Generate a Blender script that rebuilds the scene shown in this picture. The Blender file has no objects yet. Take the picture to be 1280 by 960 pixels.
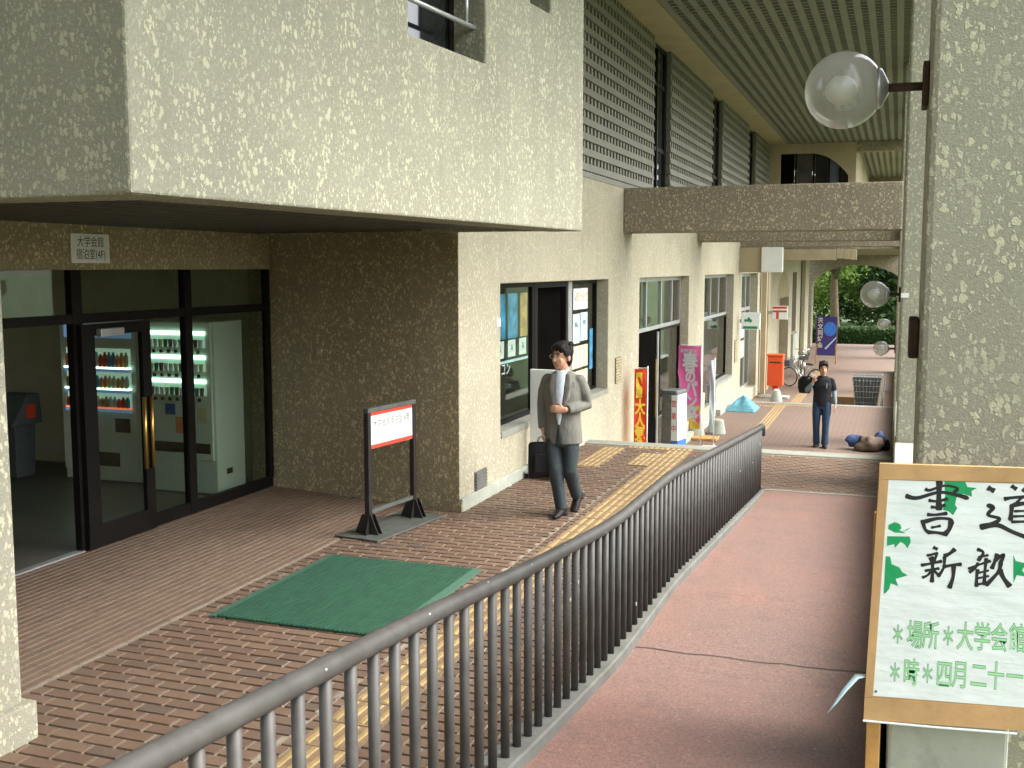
import bpy, bmesh, math, random
from mathutils import Vector, Matrix, noise
random.seed(7)
S = bpy.context.scene
COL = S.collection
R = math.radians

# ------------------------------------------------------------------ camera, sky, sun, exposure
CAMZ = 2.46
cam = bpy.data.objects.new('camera', bpy.data.cameras.new('camera'))
COL.objects.link(cam); S.camera = cam
cam.location = (0, 0, CAMZ)
cam.rotation_euler = (R(90 - 6.172), 0, R(19.618))
cam.data.sensor_width = 36; cam.data.lens = 36 * 1350 / 1280
cam.data.clip_start = 0.05; cam.data.clip_end = 3000

SUN_EL, SUN_AZ = 50, 78           # azimuth measured clockwise from +Y
w = bpy.data.worlds.new('World'); S.world = w; w.use_nodes = True
nt = w.node_tree; nt.nodes.clear()
sky = nt.nodes.new('ShaderNodeTexSky'); sky.sky_type = 'NISHITA'; sky.sun_disc = False
sky.sun_elevation = R(SUN_EL); sky.sun_rotation = R(SUN_AZ)
sky.air_density = 1.0; sky.dust_density = 4.0; sky.ozone_density = 1.0
hs = nt.nodes.new('ShaderNodeHueSaturation'); hs.inputs['Saturation'].default_value = 0.3
bg = nt.nodes.new('ShaderNodeBackground'); bg.inputs['Strength'].default_value = 0.15
ow = nt.nodes.new('ShaderNodeOutputWorld')
nt.links.new(sky.outputs[0], hs.inputs['Color']); nt.links.new(hs.outputs[0], bg.inputs[0]); nt.links.new(bg.outputs[0], ow.inputs[0])

sl = bpy.data.lights.new('sun', 'SUN'); sl.energy = 0.6; sl.angle = R(45); sl.color = (1.0, 0.97, 0.89)
so = bpy.data.objects.new('sun', sl); COL.objects.link(so)
d = Vector((math.sin(R(SUN_AZ)) * math.cos(R(SUN_EL)), math.cos(R(SUN_AZ)) * math.cos(R(SUN_EL)), math.sin(R(SUN_EL))))
so.rotation_euler = d.to_track_quat('Z', 'Y').to_euler(); so.location = (20, -10, 30)

vs = S.view_settings
vs.view_transform = 'Standard'; vs.look = 'None'; vs.gamma = 1; vs.use_curve_mapping = False; vs.exposure = 2.45
S.render.engine = 'CYCLES'
S.cycles.use_denoising = True
S.cycles.max_bounces = 8; S.cycles.diffuse_bounces = 5; S.cycles.transparent_max_bounces = 12
S.cycles.sample_clamp_indirect = 6

# ------------------------------------------------------------------ materials
def newmat(name):
    m = bpy.data.materials.new(name); m.use_nodes = True
    n = m.node_tree; n.nodes.clear()
    o = n.nodes.new('ShaderNodeOutputMaterial'); p = n.nodes.new('ShaderNodeBsdfPrincipled')
    n.links.new(p.outputs[0], o.inputs[0])
    return m, n, p, o
def nd(n, t, **k):
    x = n.nodes.new(t)
    for a, b in k.items():
        if a in x.inputs: x.inputs[a].default_value = b
        else: setattr(x, a, b)
    return x
def ramp(n, src, stops):
    r = n.nodes.new('ShaderNodeValToRGB'); e = r.color_ramp.elements
    while len(e) < len(stops): e.new(0.5)
    for q, (pos, c) in zip(e, stops):
        q.position = pos; q.color = (c, c, c, 1) if isinstance(c, (int, float)) else (*c, 1)
    n.links.new(src, r.inputs[0]); return r.outputs[0]
def mixc(n, fac, a, b, mode='MIX'):
    x = n.nodes.new('ShaderNodeMix'); x.data_type = 'RGBA'; x.blend_type = mode
    for s, v in ((x.inputs[0], fac), (x.inputs[6], a), (x.inputs[7], b)):
        if isinstance(v, (int, float)): s.default_value = v
        elif isinstance(v, tuple): s.default_value = (*v, 1)
        else: n.links.new(v, s)
    return x.outputs[2]
def mth(n, op, a, b=0.0):
    x = n.nodes.new('ShaderNodeMath'); x.operation = op
    for s, v in ((x.inputs[0], a), (x.inputs[1], b)):
        if isinstance(v, (int, float)): s.default_value = v
        else: n.links.new(v, s)
    return x.outputs[0]
def coords(n, obj=False, scale=(1, 1, 1)):
    if obj: src = n.nodes.new('ShaderNodeTexCoord').outputs['Object']
    else: src = n.nodes.new('ShaderNodeNewGeometry').outputs['Position']
    mp = nd(n, 'ShaderNodeMapping'); mp.inputs['Scale'].default_value = scale
    n.links.new(src, mp.inputs[0]); return mp.outputs[0]
def noisev(n, co, scale, detail=4, rough=0.55):
    x = nd(n, 'ShaderNodeTexNoise', Scale=scale, Detail=detail, Roughness=rough); n.links.new(co, x.inputs['Vector']); return x.outputs['Fac']
def bump(n, p, h, strength=0.3, dist=0.01):
    b = nd(n, 'ShaderNodeBump', Strength=strength, Distance=dist); n.links.new(h, b.inputs['Height']); n.links.new(b.outputs[0], p.inputs['Normal'])

def plain(name, col, rough=0.5, var=0.18, scale=6, metal=0.0, bmp=0.0, obj=True, spec=0.4, dirt=0.0):
    m, n, p, o = newmat(name)
    co = coords(n, obj)
    f = noisev(n, co, scale, 5)
    a = tuple(c * (1 - var) for c in col); b = tuple(min(1, c * (1 + var)) for c in col)
    c = mixc(n, ramp(n, f, [(0.3, 0.0), (0.7, 1.0)]), a, b)
    if dirt:
        g = noisev(n, co, scale * 3.1, 6, 0.7)
        c = mixc(n, ramp(n, g, [(0.52, 0.0), (0.72, dirt)]), c, tuple(x * 0.35 for x in col))
    n.links.new(c, p.inputs['Base Color'])
    p.inputs['Roughness'].default_value = rough; p.inputs['Metallic'].default_value = metal
    p.inputs['Specular IOR Level'].default_value = spec
    if bmp: bump(n, p, noisev(n, co, scale * 12, 3), bmp, 0.004)
    return m

def speckle(name, base=(0.325, 0.315, 0.24), fleck=(0.535, 0.515, 0.365), amount=0.0, stain=None):
    m, n, p, o = newmat(name)
    pos = coords(n)
    dn = nd(n, 'ShaderNodeTexNoise', Scale=34, Detail=2); n.links.new(pos, dn.inputs['Vector'])
    vm = nd(n, 'ShaderNodeVectorMath', operation='MULTIPLY_ADD')
    n.links.new(dn.outputs['Color'], vm.inputs[0]); vm.inputs[1].default_value = (0.035, 0.035, 0.05); n.links.new(pos, vm.inputs[2])
    mp = nd(n, 'ShaderNodeMapping'); mp.inputs['Scale'].default_value = (1, 1, 0.68); n.links.new(vm.outputs[0], mp.inputs[0])
    v1 = nd(n, 'ShaderNodeTexVoronoi', Scale=37); n.links.new(mp.outputs[0], v1.inputs['Vector'])
    v2 = nd(n, 'ShaderNodeTexVoronoi', Scale=70); n.links.new(mp.outputs[0], v2.inputs['Vector'])
    sep1 = nd(n, 'ShaderNodeSeparateColor'); n.links.new(v1.outputs['Color'], sep1.inputs[0])
    sep2 = nd(n, 'ShaderNodeSeparateColor'); n.links.new(v2.outputs['Color'], sep2.inputs[0])
    th1 = mth(n, 'MULTIPLY_ADD', sep1.outputs[0], 0.62); n.nodes[-1].inputs[2].default_value = -0.01 + amount
    th2 = mth(n, 'MULTIPLY_ADD', sep2.outputs[0], 0.66); n.nodes[-1].inputs[2].default_value = -0.16 + amount
    def soft(th_, v_):
        q = mth(n, 'MULTIPLY', mth(n, 'SUBTRACT', th_, v_.outputs['Distance']), 9.0); return mth(n, 'MINIMUM', mth(n, 'MAXIMUM', q, 0.0), 1.0)
    f1 = soft(th1, v1); f2 = soft(th2, v2)
    fl = mth(n, 'MAXIMUM', f1, f2)
    cl = ramp(n, noisev(n, pos, 5.5, 3), [(0.38, 0.45), (0.52, 1.0)])
    flm = mth(n, 'MULTIPLY', fl, cl)
    big = noisev(n, pos, 0.9, 5)
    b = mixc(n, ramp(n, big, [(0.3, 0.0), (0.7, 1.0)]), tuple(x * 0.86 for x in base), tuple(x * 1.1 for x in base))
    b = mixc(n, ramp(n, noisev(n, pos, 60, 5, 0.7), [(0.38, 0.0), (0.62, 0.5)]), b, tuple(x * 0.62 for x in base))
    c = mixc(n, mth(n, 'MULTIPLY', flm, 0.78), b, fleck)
    st = noisev(n, coords(n, False, (2.3, 2.3, 0.16)), 2.2, 5, 0.6)
    c = mixc(n, ramp(n, st, [(0.52, 0.0), (0.75, 0.30)]), c, tuple(x * 0.55 for x in base))
    if stain:                                   # a rust run with its own place on the wall
        y, z0, z1, wd = stain
        sx = nd(n, 'ShaderNodeSeparateXYZ'); n.links.new(pos, sx.inputs[0])
        dy = mth(n, 'ABSOLUTE', mth(n, 'DIVIDE', mth(n, 'SUBTRACT', sx.outputs[1], y), wd))
        a1 = mth(n, 'SUBTRACT', 1.0, dy); a1 = mth(n, 'MAXIMUM', a1, 0.0)
        up = nd(n, 'ShaderNodeMapRange'); n.links.new(sx.outputs[2], up.inputs[0]); up.inputs[1].default_value = z1; up.inputs[2].default_value = z1 - 0.5
        kk = mth(n, 'MULTIPLY', a1, up.outputs[0]); kk = mth(n, 'MULTIPLY', kk, mth(n, 'ADD', noisev(n, pos, 5, 4), 0.35))
        c = mixc(n, kk, c, (0.20, 0.09, 0.035))
    n.links.new(c, p.inputs['Base Color']); p.inputs['Roughness'].default_value = 0.88; p.inputs['Specular IOR Level'].default_value = 0.2
    h = mth(n, 'ADD', mth(n, 'MULTIPLY', flm, 0.5), noisev(n, pos, 120, 3, 0.7))
    bump(n, p, h, 0.7, 0.007)
    return m

def brickmat(name, a, b, c3, dark):
    m, n, p, o = newmat(name)
    g = n.nodes.new('ShaderNodeNewGeometry'); oi = n.nodes.new('ShaderNodeObjectInfo')
    r = mth(n, 'FRACT', mth(n, 'ADD', g.outputs['Random Per Island'], oi.outputs['Random']))
    c = ramp(n, r, [(0.0, dark), (0.12, a), (0.55, b), (1.0, c3)])
    pos = coords(n)
    c = mixc(n, ramp(n, noisev(n, pos, 45, 5, 0.65), [(0.35, 0.0), (0.7, 0.45)]), c, tuple(x * 0.55 for x in a))
    c = mixc(n, ramp(n, noisev(n, pos, 1.3, 5, 0.6), [(0.45, 0.0), (0.75, 0.45)]), c, (0.145, 0.105, 0.07))
    n.links.new(c, p.inputs['Base Color'])
    ro = ramp(n, noisev(n, pos, 8, 4), [(0.3, 0.5), (0.7, 0.8)]); n.links.new(ro, p.inputs['Roughness'])
    bump(n, p, noisev(n, pos, 160, 3), 0.25, 0.002)
    return m

def pavemat(name, bw, bh, mortar, a, b, off=0.5, ms=0.012):
    """brick-laid paving too far away to build brick by brick"""
    m, n, p, o = newmat(name)
    pos = coords(n)
    bt = nd(n, 'ShaderNodeTexBrick', Scale=1.0); n.links.new(pos, bt.inputs['Vector'])
    bt.inputs['Color1'].default_value = (*a, 1); bt.inputs['Color2'].default_value = (*b, 1); bt.inputs['Mortar'].default_value = (*mortar, 1)
    bt.inputs['Mortar Size'].default_value = ms; bt.inputs['Brick Width'].default_value = bw; bt.inputs['Row Height'].default_value = bh
    bt.offset = off
    c = mixc(n, ramp(n, noisev(n, pos, 0.7, 5, 0.6), [(0.4, 0.0), (0.75, 0.4)]), bt.outputs[0], (0.11, 0.08, 0.06))
    n.links.new(c, p.inputs['Base Color']); p.inputs['Roughness'].default_value = 0.7
    bump(n, p, bt.outputs['Fac'], -0.3, 0.004)
    return m

def asphaltmat():
    m, n, p, o = newmat('red_asphalt')
    pos = coords(n)
    f = noisev(n, pos, 1.1, 6, 0.6)
    c = mixc(n, ramp(n, f, [(0.36, 0.0), (0.66, 1.0)]), (0.24, 0.122, 0.092), (0.19, 0.115, 0.092))
    # worn grey tread running up the middle of the ramp
    sx = nd(n, 'ShaderNodeSeparateXYZ'); n.links.new(pos, sx.inputs[0])
    mid = mth(n, 'ABSOLUTE', mth(n, 'SUBTRACT', sx.outputs[0], -0.45))
    k = nd(n, 'ShaderNodeMapRange'); n.links.new(mid, k.inputs[0]); k.inputs[1].default_value = 0.75; k.inputs[2].default_value = 0.1; k.inputs[4].default_value = 0.75
    c = mixc(n, mth(n, 'MULTIPLY', k.outputs[0], noisev(n, pos, 3, 4)), c, (0.15, 0.105, 0.088))
    c = mixc(n, ramp(n, noisev(n, pos, 4.5, 6, 0.7), [(0.50, 0.0), (0.72, 0.55)]), c, (0.105, 0.072, 0.058))
    g = noisev(n, pos, 75, 4, 0.8)
    c = mixc(n, ramp(n, g, [(0.40, 0.0), (0.62, 0.75)]), c, (0.075, 0.045, 0.036))
    c = mixc(n, ramp(n, noisev(n, pos, 55, 3), [(0.64, 0.0), (0.70, 0.55)]), c, (0.36, 0.27, 0.22))
    n.links.new(c, p.inputs['Base Color']); p.inputs['Roughness'].default_value = 0.8
    bump(n, p, g, 0.5, 0.004)
    return m

def glassmat(name, tint=(0.75, 0.8, 0.78), ior=1.5):
    m = bpy.data.materials.new(name); m.use_nodes = True; n = m.node_tree; n.nodes.clear()
    o = n.nodes.new('ShaderNodeOutputMaterial'); t = nd(n, 'ShaderNodeBsdfTransparent', Color=(*tint, 1))
    g = nd(n, 'ShaderNodeBsdfGlossy', Roughness=0.02); lw = nd(n, 'ShaderNodeLayerWeight', Blend=0.5)
    f0 = ((ior - 1) / (ior + 1)) ** 2
    fac = mth(n, 'MULTIPLY_ADD', mth(n, 'POWER', lw.outputs['Facing'], 6.0), 1 - f0); n.nodes[-1].inputs[2].default_value = f0
    mx = n.nodes.new('ShaderNodeMixShader'); n.links.new(fac, mx.inputs[0]); n.links.new(t.outputs[0], mx.inputs[1]); n.links.new(g.outputs[0], mx.inputs[2])
    n.links.new(mx.outputs[0], o.inputs[0]); return m

def emit(name, col, st, scale=None, col2=None):
    m, n, p, o = newmat(name)
    p.inputs['Base Color'].default_value = (*col, 1)
    if col2:
        co = coords(n, True, scale); v = nd(n, 'ShaderNodeTexVoronoi', Scale=1.0); n.links.new(co, v.inputs['Vector'])
        c = mixc(n, ramp(n, noisev(n, co, 1.7, 2), [(0.4, 0.0), (0.6, 1.0)]), col, col2)
        n.links.new(c, p.inputs['Emission Color']); n.links.new(c, p.inputs['Base Color'])
    else: p.inputs['Emission Color'].default_value = (*col, 1)
    p.inputs['Emission Strength'].default_value = st; p.inputs['Roughness'].default_value = 0.4
    return m

def leafmat(name, a, b, c3):
    m, n, p, o = newmat(name)
    g = n.nodes.new('ShaderNodeNewGeometry')
    c = ramp(n, g.outputs['Random Per Island'], [(0.0, a), (0.55, b), (1.0, c3)])
    n.links.new(c, p.inputs['Base Color']); p.inputs['Roughness'].default_value = 0.5; p.inputs['Specular IOR Level'].default_value = 0.3
    t = nd(n, 'ShaderNodeBsdfTranslucent'); n.links.new(c, t.inputs['Color'])
    mx = n.nodes.new('ShaderNodeMixShader'); mx.inputs[0].default_value = 0.45
    n.links.new(p.outputs[0], mx.inputs[1]); n.links.new(t.outputs[0], mx.inputs[2]); n.links.new(mx.outputs[0], o.inputs[0])
    return m

def fabric(name, col, rough=0.85, scale=260, var=0.25):
    m, n, p, o = newmat(name)
    co = coords(n, True)
    c = mixc(n, ramp(n, noisev(n, co, scale, 3), [(0.3, 0.0), (0.7, 1.0)]), tuple(x * (1 - var) for x in col), tuple(min(1, x * (1 + var)) for x in col))
    c = mixc(n, ramp(n, noisev(n, co, 7, 4), [(0.4, 0.0), (0.7, 0.3)]), c, tuple(x * 0.7 for x in col))
    n.links.new(c, p.inputs['Base Color']); p.inputs['Roughness'].default_value = rough; p.inputs['Specular IOR Level'].default_value = 0.2
    h = mth(n, 'ADD', noisev(n, coords(n, True, (1, 1, 0.55)), 11, 4), mth(n, 'MULTIPLY', noisev(n, co, 300, 2), 0.06))
    bump(n, p, h, 0.5, 0.035)
    return m

M = {}
M['wall'] = speckle('speckled_render')
M['facade'] = speckle('speckled_render_facade', base=(0.42, 0.385, 0.285), stain=(17.05, -1.1, 0.9, 0.42))
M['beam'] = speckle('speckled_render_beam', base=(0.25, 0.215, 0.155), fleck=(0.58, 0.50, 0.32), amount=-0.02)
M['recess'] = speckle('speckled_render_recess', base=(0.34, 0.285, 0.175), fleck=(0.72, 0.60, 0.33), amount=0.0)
M['tan'] = plain('tan_paint', (0.36, 0.30, 0.19), 0.8, 0.1, 2, bmp=0.15, obj=False)
M['concrete'] = plain('pale_concrete', (0.33, 0.35, 0.29), 0.85, 0.16, 3, bmp=0.4, obj=False, dirt=0.35)
M['kerb'] = plain('kerb_concrete', (0.105, 0.105, 0.092), 0.85, 0.2, 5, bmp=0.5, obj=False, dirt=0.3)
M['stone'] = plain('edge_stone', (0.23, 0.235, 0.195), 0.8, 0.15, 5, bmp=0.3, obj=False, dirt=0.2)
M['mortar'] = plain('mortar', (0.225, 0.195, 0.145), 0.9, 0.2, 7, bmp=0.4, obj=False, dirt=0.4)
M['brick'] = brickmat('paving_brick', (0.122, 0.076, 0.050), (0.146, 0.090, 0.058), (0.165, 0.106, 0.069), (0.095, 0.069, 0.053))
M['rib'] = brickmat('ribbed_paver', (0.150, 0.100, 0.068), (0.163, 0.109, 0.074), (0.18, 0.122, 0.083), (0.13, 0.092, 0.066))
M['ribjoint'] = plain('ribbed_joint', (0.25, 0.215, 0.16), 0.9, 0.2, 5, obj=False)
M['plaza'] = pavemat('plaza_bricks', 0.22, 0.11, (0.185, 0.135, 0.10), (0.120, 0.077, 0.057), (0.142, 0.092, 0.067))
M['asphalt'] = asphaltmat()
M['yellow'] = plain('tactile_yellow', (0.29, 0.205, 0.085), 0.7, 0.2, 9, obj=False, dirt=0.4)
M['tilebase'] = plain('tactile_base', (0.19, 0.125, 0.068), 0.8, 0.2, 9, obj=False, dirt=0.4)
M['tar'] = plain('tar_joint', (0.045, 0.04, 0.035), 0.7, 0.2, 9, obj=False)
M['black'] = plain('black_metal', (0.018, 0.016, 0.015), 0.42, 0.25, 5)
M['bronze'] = plain('dark_bronze_frame', (0.010, 0.0085, 0.0075), 0.5, 0.2, 4, spec=0.10)
M['rail'] = plain('railing_paint', (0.050, 0.047, 0.042), 0.52, 0.25, 9, obj=False, dirt=0.4, spec=0.35)
M['chip'] = plain('chipped_primer', (0.38, 0.37, 0.33), 0.7, 0.1)
M['rust'] = plain('rusty_iron', (0.060, 0.036, 0.024), 0.8, 0.4, 14, bmp=0.5)
M['brass'] = plain('brass', (0.55, 0.36, 0.10), 0.3, 0.1, 6, metal=0.9)
M['white'] = plain('white_enamel', (0.74, 0.75, 0.71), 0.4, 0.05, 3)
M['offwhite'] = plain('machine_white', (0.74, 0.78, 0.72), 0.4, 0.05, 3)
M['paper'] = plain('paper', (0.68, 0.74, 0.72), 0.8, 0.05, 5)
def posterpaper():
    m, n, p, o = newmat('poster_paper'); co = coords(n, True)
    c = mixc(n, ramp(n, noisev(n, co, 9, 5), [(0.35, 0.0), (0.7, 1.0)]), (0.66, 0.73, 0.71), (0.74, 0.79, 0.77)); n.links.new(c, p.inputs['Base Color']); p.inputs['Roughness'].default_value = 0.6
    h = mth(n, 'ADD', noisev(n, coords(n, True, (1, 1, 3.5)), 5, 3), mth(n, 'MULTIPLY', noisev(n, co, 22, 4), 0.25)); bump(n, p, h, 0.3, 0.02); return m
M['posterpaper'] = posterpaper()
M['ink'] = plain('black_ink', (0.014, 0.016, 0.016), 0.6, 0.3, 30)
M['red'] = plain('red_paint', (0.52, 0.05, 0.03), 0.45, 0.1)
M['green'] = plain('green_paint', (0.02, 0.22, 0.10), 0.5, 0.1)
M['leafpaper'] = plain('green_leaf_paper', (0.01, 0.30, 0.10), 0.7, 0.12, 20)
M['lightgreen'] = plain('light_green_letter', (0.33, 0.66, 0.33), 0.7, 0.05)
M['midgreen'] = plain('green_outline', (0.05, 0.22, 0.09), 0.7, 0.05)
M['card'] = plain('kraft_board', (0.47, 0.29, 0.13), 0.75, 0.14, 7, bmp=0.15, dirt=0.2)
M['brownwood'] = plain('brown_wood', (0.16, 0.10, 0.05), 0.7, 0.2, 9)
M['wood'] = plain('pine_wood', (0.46, 0.25, 0.075), 0.65, 0.2, 12, bmp=0.2)
M['mat'] = plain('green_mat', (0.012, 0.060, 0.031), 0.95, 0.2, 9, bmp=1.0, obj=False, dirt=0.3)
M['matedge'] = plain('green_mat_border', (0.042, 0.10, 0.066), 0.9, 0.15, 30, obj=False)
M['steelplate'] = plain('base_plate', (0.075, 0.082, 0.07), 0.6, 0.25, 9, dirt=0.3)
M['glass'] = glassmat('window_glass', (0.86, 0.9, 0.88), 1.3)
M['doorglass'] = glassmat('door_glass', (0.80, 0.85, 0.80), 1.75)
M['darkglass'] = plain('dark_pane', (0.012, 0.014, 0.016), 0.06, 0.2, 3, spec=0.8)
M['purpleglass'] = plain('curtained_pane', (0.07, 0.058, 0.06), 0.3, 0.3, 3)
M['blueglass'] = plain('bluish_pane', (0.10, 0.12, 0.16), 0.2, 0.3, 3)
M['globe'] = None
M['ceil'] = plain('ceiling_batten', (0.20, 0.195, 0.155), 0.7, 0.1, 2, obj=False)
M['ceilgap'] = plain('ceiling_plenum', (0.012, 0.012, 0.009), 0.9, 0.2, 2, obj=False)
M['slat'] = plain('louver_aluminium', (0.205, 0.195, 0.15), 0.55, 0.1, 3, obj=False, metal=0.1)
M['slatback'] = plain('louver_back', (0.022, 0.030, 0.038), 0.5, 0.2, 3, obj=False)
M['interior'] = plain('interior_wall', (0.55, 0.53, 0.41), 0.9, 0.1, 2, obj=False)
M['intfloor'] = plain('interior_floor', (0.10, 0.095, 0.08), 0.35, 0.2, 3, obj=False)
M['dark'] = plain('dark_interior', (0.005, 0.0045, 0.004), 0.6, 0.2, 3, obj=False, spec=0.0)
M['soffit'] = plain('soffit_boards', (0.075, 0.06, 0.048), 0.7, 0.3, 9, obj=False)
M['orange'] = plain('post_orange', (0.72, 0.085, 0.018), 0.42, 0.06, 5)
M['pink'] = fabric('pink_cloth', (0.92, 0.20, 0.50), 0.8, 120, 0.08)
M['yel'] = fabric('yellow_cloth', (0.80, 0.60, 0.07), 0.8, 120, 0.08)
M['redcloth'] = fabric('red_cloth', (0.75, 0.07, 0.03), 0.8, 120, 0.08)
M['purple'] = fabric('purple_cloth', (0.07, 0.055, 0.22), 0.8, 50, 0.4)
M['bluecirc'] = plain('blue_disc', (0.06, 0.22, 0.72), 0.8, 0.1)
M['blue'] = plain('blue_plastic', (0.03, 0.13, 0.45), 0.5, 0.15)
M['tarp'] = fabric('blue_tarp', (0.09, 0.24, 0.29), 0.6, 60, 0.15)
M['sack'] = fabric('brown_cloth', (0.13, 0.095, 0.07), 0.9, 90, 0.15)
M['bluecloth'] = fabric('blue_cloth', (0.045, 0.075, 0.16), 0.85, 90, 0.2)
M['tyre'] = plain('rubber', (0.015, 0.015, 0.015), 0.8, 0.2)
M['chrome'] = plain('chrome', (0.62, 0.62, 0.60), 0.25, 0.08, 5, metal=0.9)
M['silver'] = plain('silver_paint', (0.42, 0.43, 0.42), 0.35, 0.1, 5, metal=0.5)
M['wire'] = plain('grey_wire', (0.17, 0.17, 0.16), 0.5, 0.3, 9, metal=0.4)
M['bin'] = plain('grey_plastic', (0.10, 0.11, 0.115), 0.5, 0.15)
M['skin'] = plain('skin', (0.46, 0.245, 0.155), 0.55, 0.10, 25)
M['hair'] = plain('black_hair', (0.009, 0.007, 0.006), 0.55, 0.4, 90, bmp=0.8, spec=0.2)
M['lips'] = plain('lips', (0.30, 0.11, 0.08), 0.5, 0.1)
M['eyes'] = plain('dark_eyes', (0.02, 0.014, 0.01), 0.3, 0.1)
M['jacket'] = fabric('grey_tweed', (0.165, 0.162, 0.14))
M['shirt'] = fabric('white_shirt', (0.55, 0.60, 0.66), 0.8, 150, 0.04)
M['slacks'] = fabric('slate_slacks', (0.040, 0.052, 0.055))
M['tee'] = fabric('black_cotton', (0.017, 0.018, 0.022))
M['sleeve'] = fabric('blue_grey_sleeve', (0.20, 0.27, 0.30))
M['jeans'] = fabric('blue_denim', (0.028, 0.052, 0.095))
M['leather'] = plain('black_leather', (0.007, 0.0065, 0.007), 0.5, 0.3, 20, bmp=0.5, spec=0.25)
M['bark'] = plain('bark', (0.13, 0.095, 0.06), 0.9, 0.35, 8, bmp=0.9)
M['grass'] = plain('lawn', (0.06, 0.10, 0.03), 0.9, 0.4, 1.2, obj=False, bmp=0.8)
M['leaf'] = leafmat('tree_leaves', (0.06, 0.11, 0.02), (0.16, 0.26, 0.045), (0.28, 0.38, 0.08))
M['leaf2'] = leafmat('dark_leaves', (0.02, 0.045, 0.014), (0.04, 0.085, 0.022), (0.085, 0.15, 0.035))
M['soda'] = emit('lit_display', (0.62, 0.95, 0.80), 1.0)
M['rowback'] = emit('lit_row_backing', (0.42, 0.62, 0.52), 0.12)
M['cans'] = emit('lit_drink_rows', (0.75, 0.75, 0.55), 0.5, (30, 1, 9), (0.45, 0.10, 0.06))
M['cans2'] = emit('lit_cup_rows', (0.55, 0.85, 0.70), 0.8, (26, 1, 9), (0.30, 0.40, 0.20))
M['bluepanel'] = emit('lit_blue_strip', (0.16, 0.30, 0.5), 0.10)
M['poster1'] = plain('blue_poster', (0.05, 0.28, 0.48), 0.5, 0.6, 5)
M['poster2'] = plain('warm_poster', (0.55, 0.35, 0.12), 0.5, 0.5, 8)
M['cream'] = plain('cream_paper', (0.70, 0.64, 0.42), 0.7, 0.1, 6)
M['palblue'] = plain('pale_blue_paper', (0.50, 0.68, 0.72), 0.7, 0.1, 12)
M['orangeprint'] = plain('orange_print', (0.85, 0.30, 0.12), 0.7, 0.1)
def globemat():
    m = bpy.data.materials.new('clear_globe'); m.use_nodes = True; n = m.node_tree; n.nodes.clear()
    o = n.nodes.new('ShaderNodeOutputMaterial')
    t = nd(n, 'ShaderNodeBsdfTransparent', Color=(0.80, 0.80, 0.76, 1)); g = nd(n, 'ShaderNodeBsdfGlossy', Roughness=0.06)
    df = nd(n, 'ShaderNodeBsdfDiffuse', Color=(0.62, 0.62, 0.56, 1)); tl = nd(n, 'ShaderNodeBsdfTranslucent', Color=(0.62, 0.62, 0.56, 1))
    a = nd(n, 'ShaderNodeMixShader'); a.inputs[0].default_value = 0.5; n.links.new(df.outputs[0], a.inputs[1]); n.links.new(tl.outputs[0], a.inputs[2])
    lw = nd(n, 'ShaderNodeLayerWeight', Blend=0.35)
    dust = mth(n, 'MULTIPLY_ADD', lw.outputs['Facing'], 0.45); n.nodes[-1].inputs[2].default_value = 0.27
    b = nd(n, 'ShaderNodeMixShader'); n.links.new(dust, b.inputs[0]); n.links.new(t.outputs[0], b.inputs[1]); n.links.new(a.outputs[0], b.inputs[2])
    c = nd(n, 'ShaderNodeMixShader'); lw2 = nd(n, 'ShaderNodeLayerWeight', Blend=0.5); fz = mth(n, 'MULTIPLY_ADD', mth(n, 'POWER', lw2.outputs['Facing'], 4.0), 0.7); n.nodes[-1].inputs[2].default_value = 0.04; n.links.new(fz, c.inputs[0])
    n.links.new(b.outputs[0], c.inputs[1]); n.links.new(g.outputs[0], c.inputs[2]); n.links.new(c.outputs[0], o.inputs[0])
    return m
M['globe'] = globemat()

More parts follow.
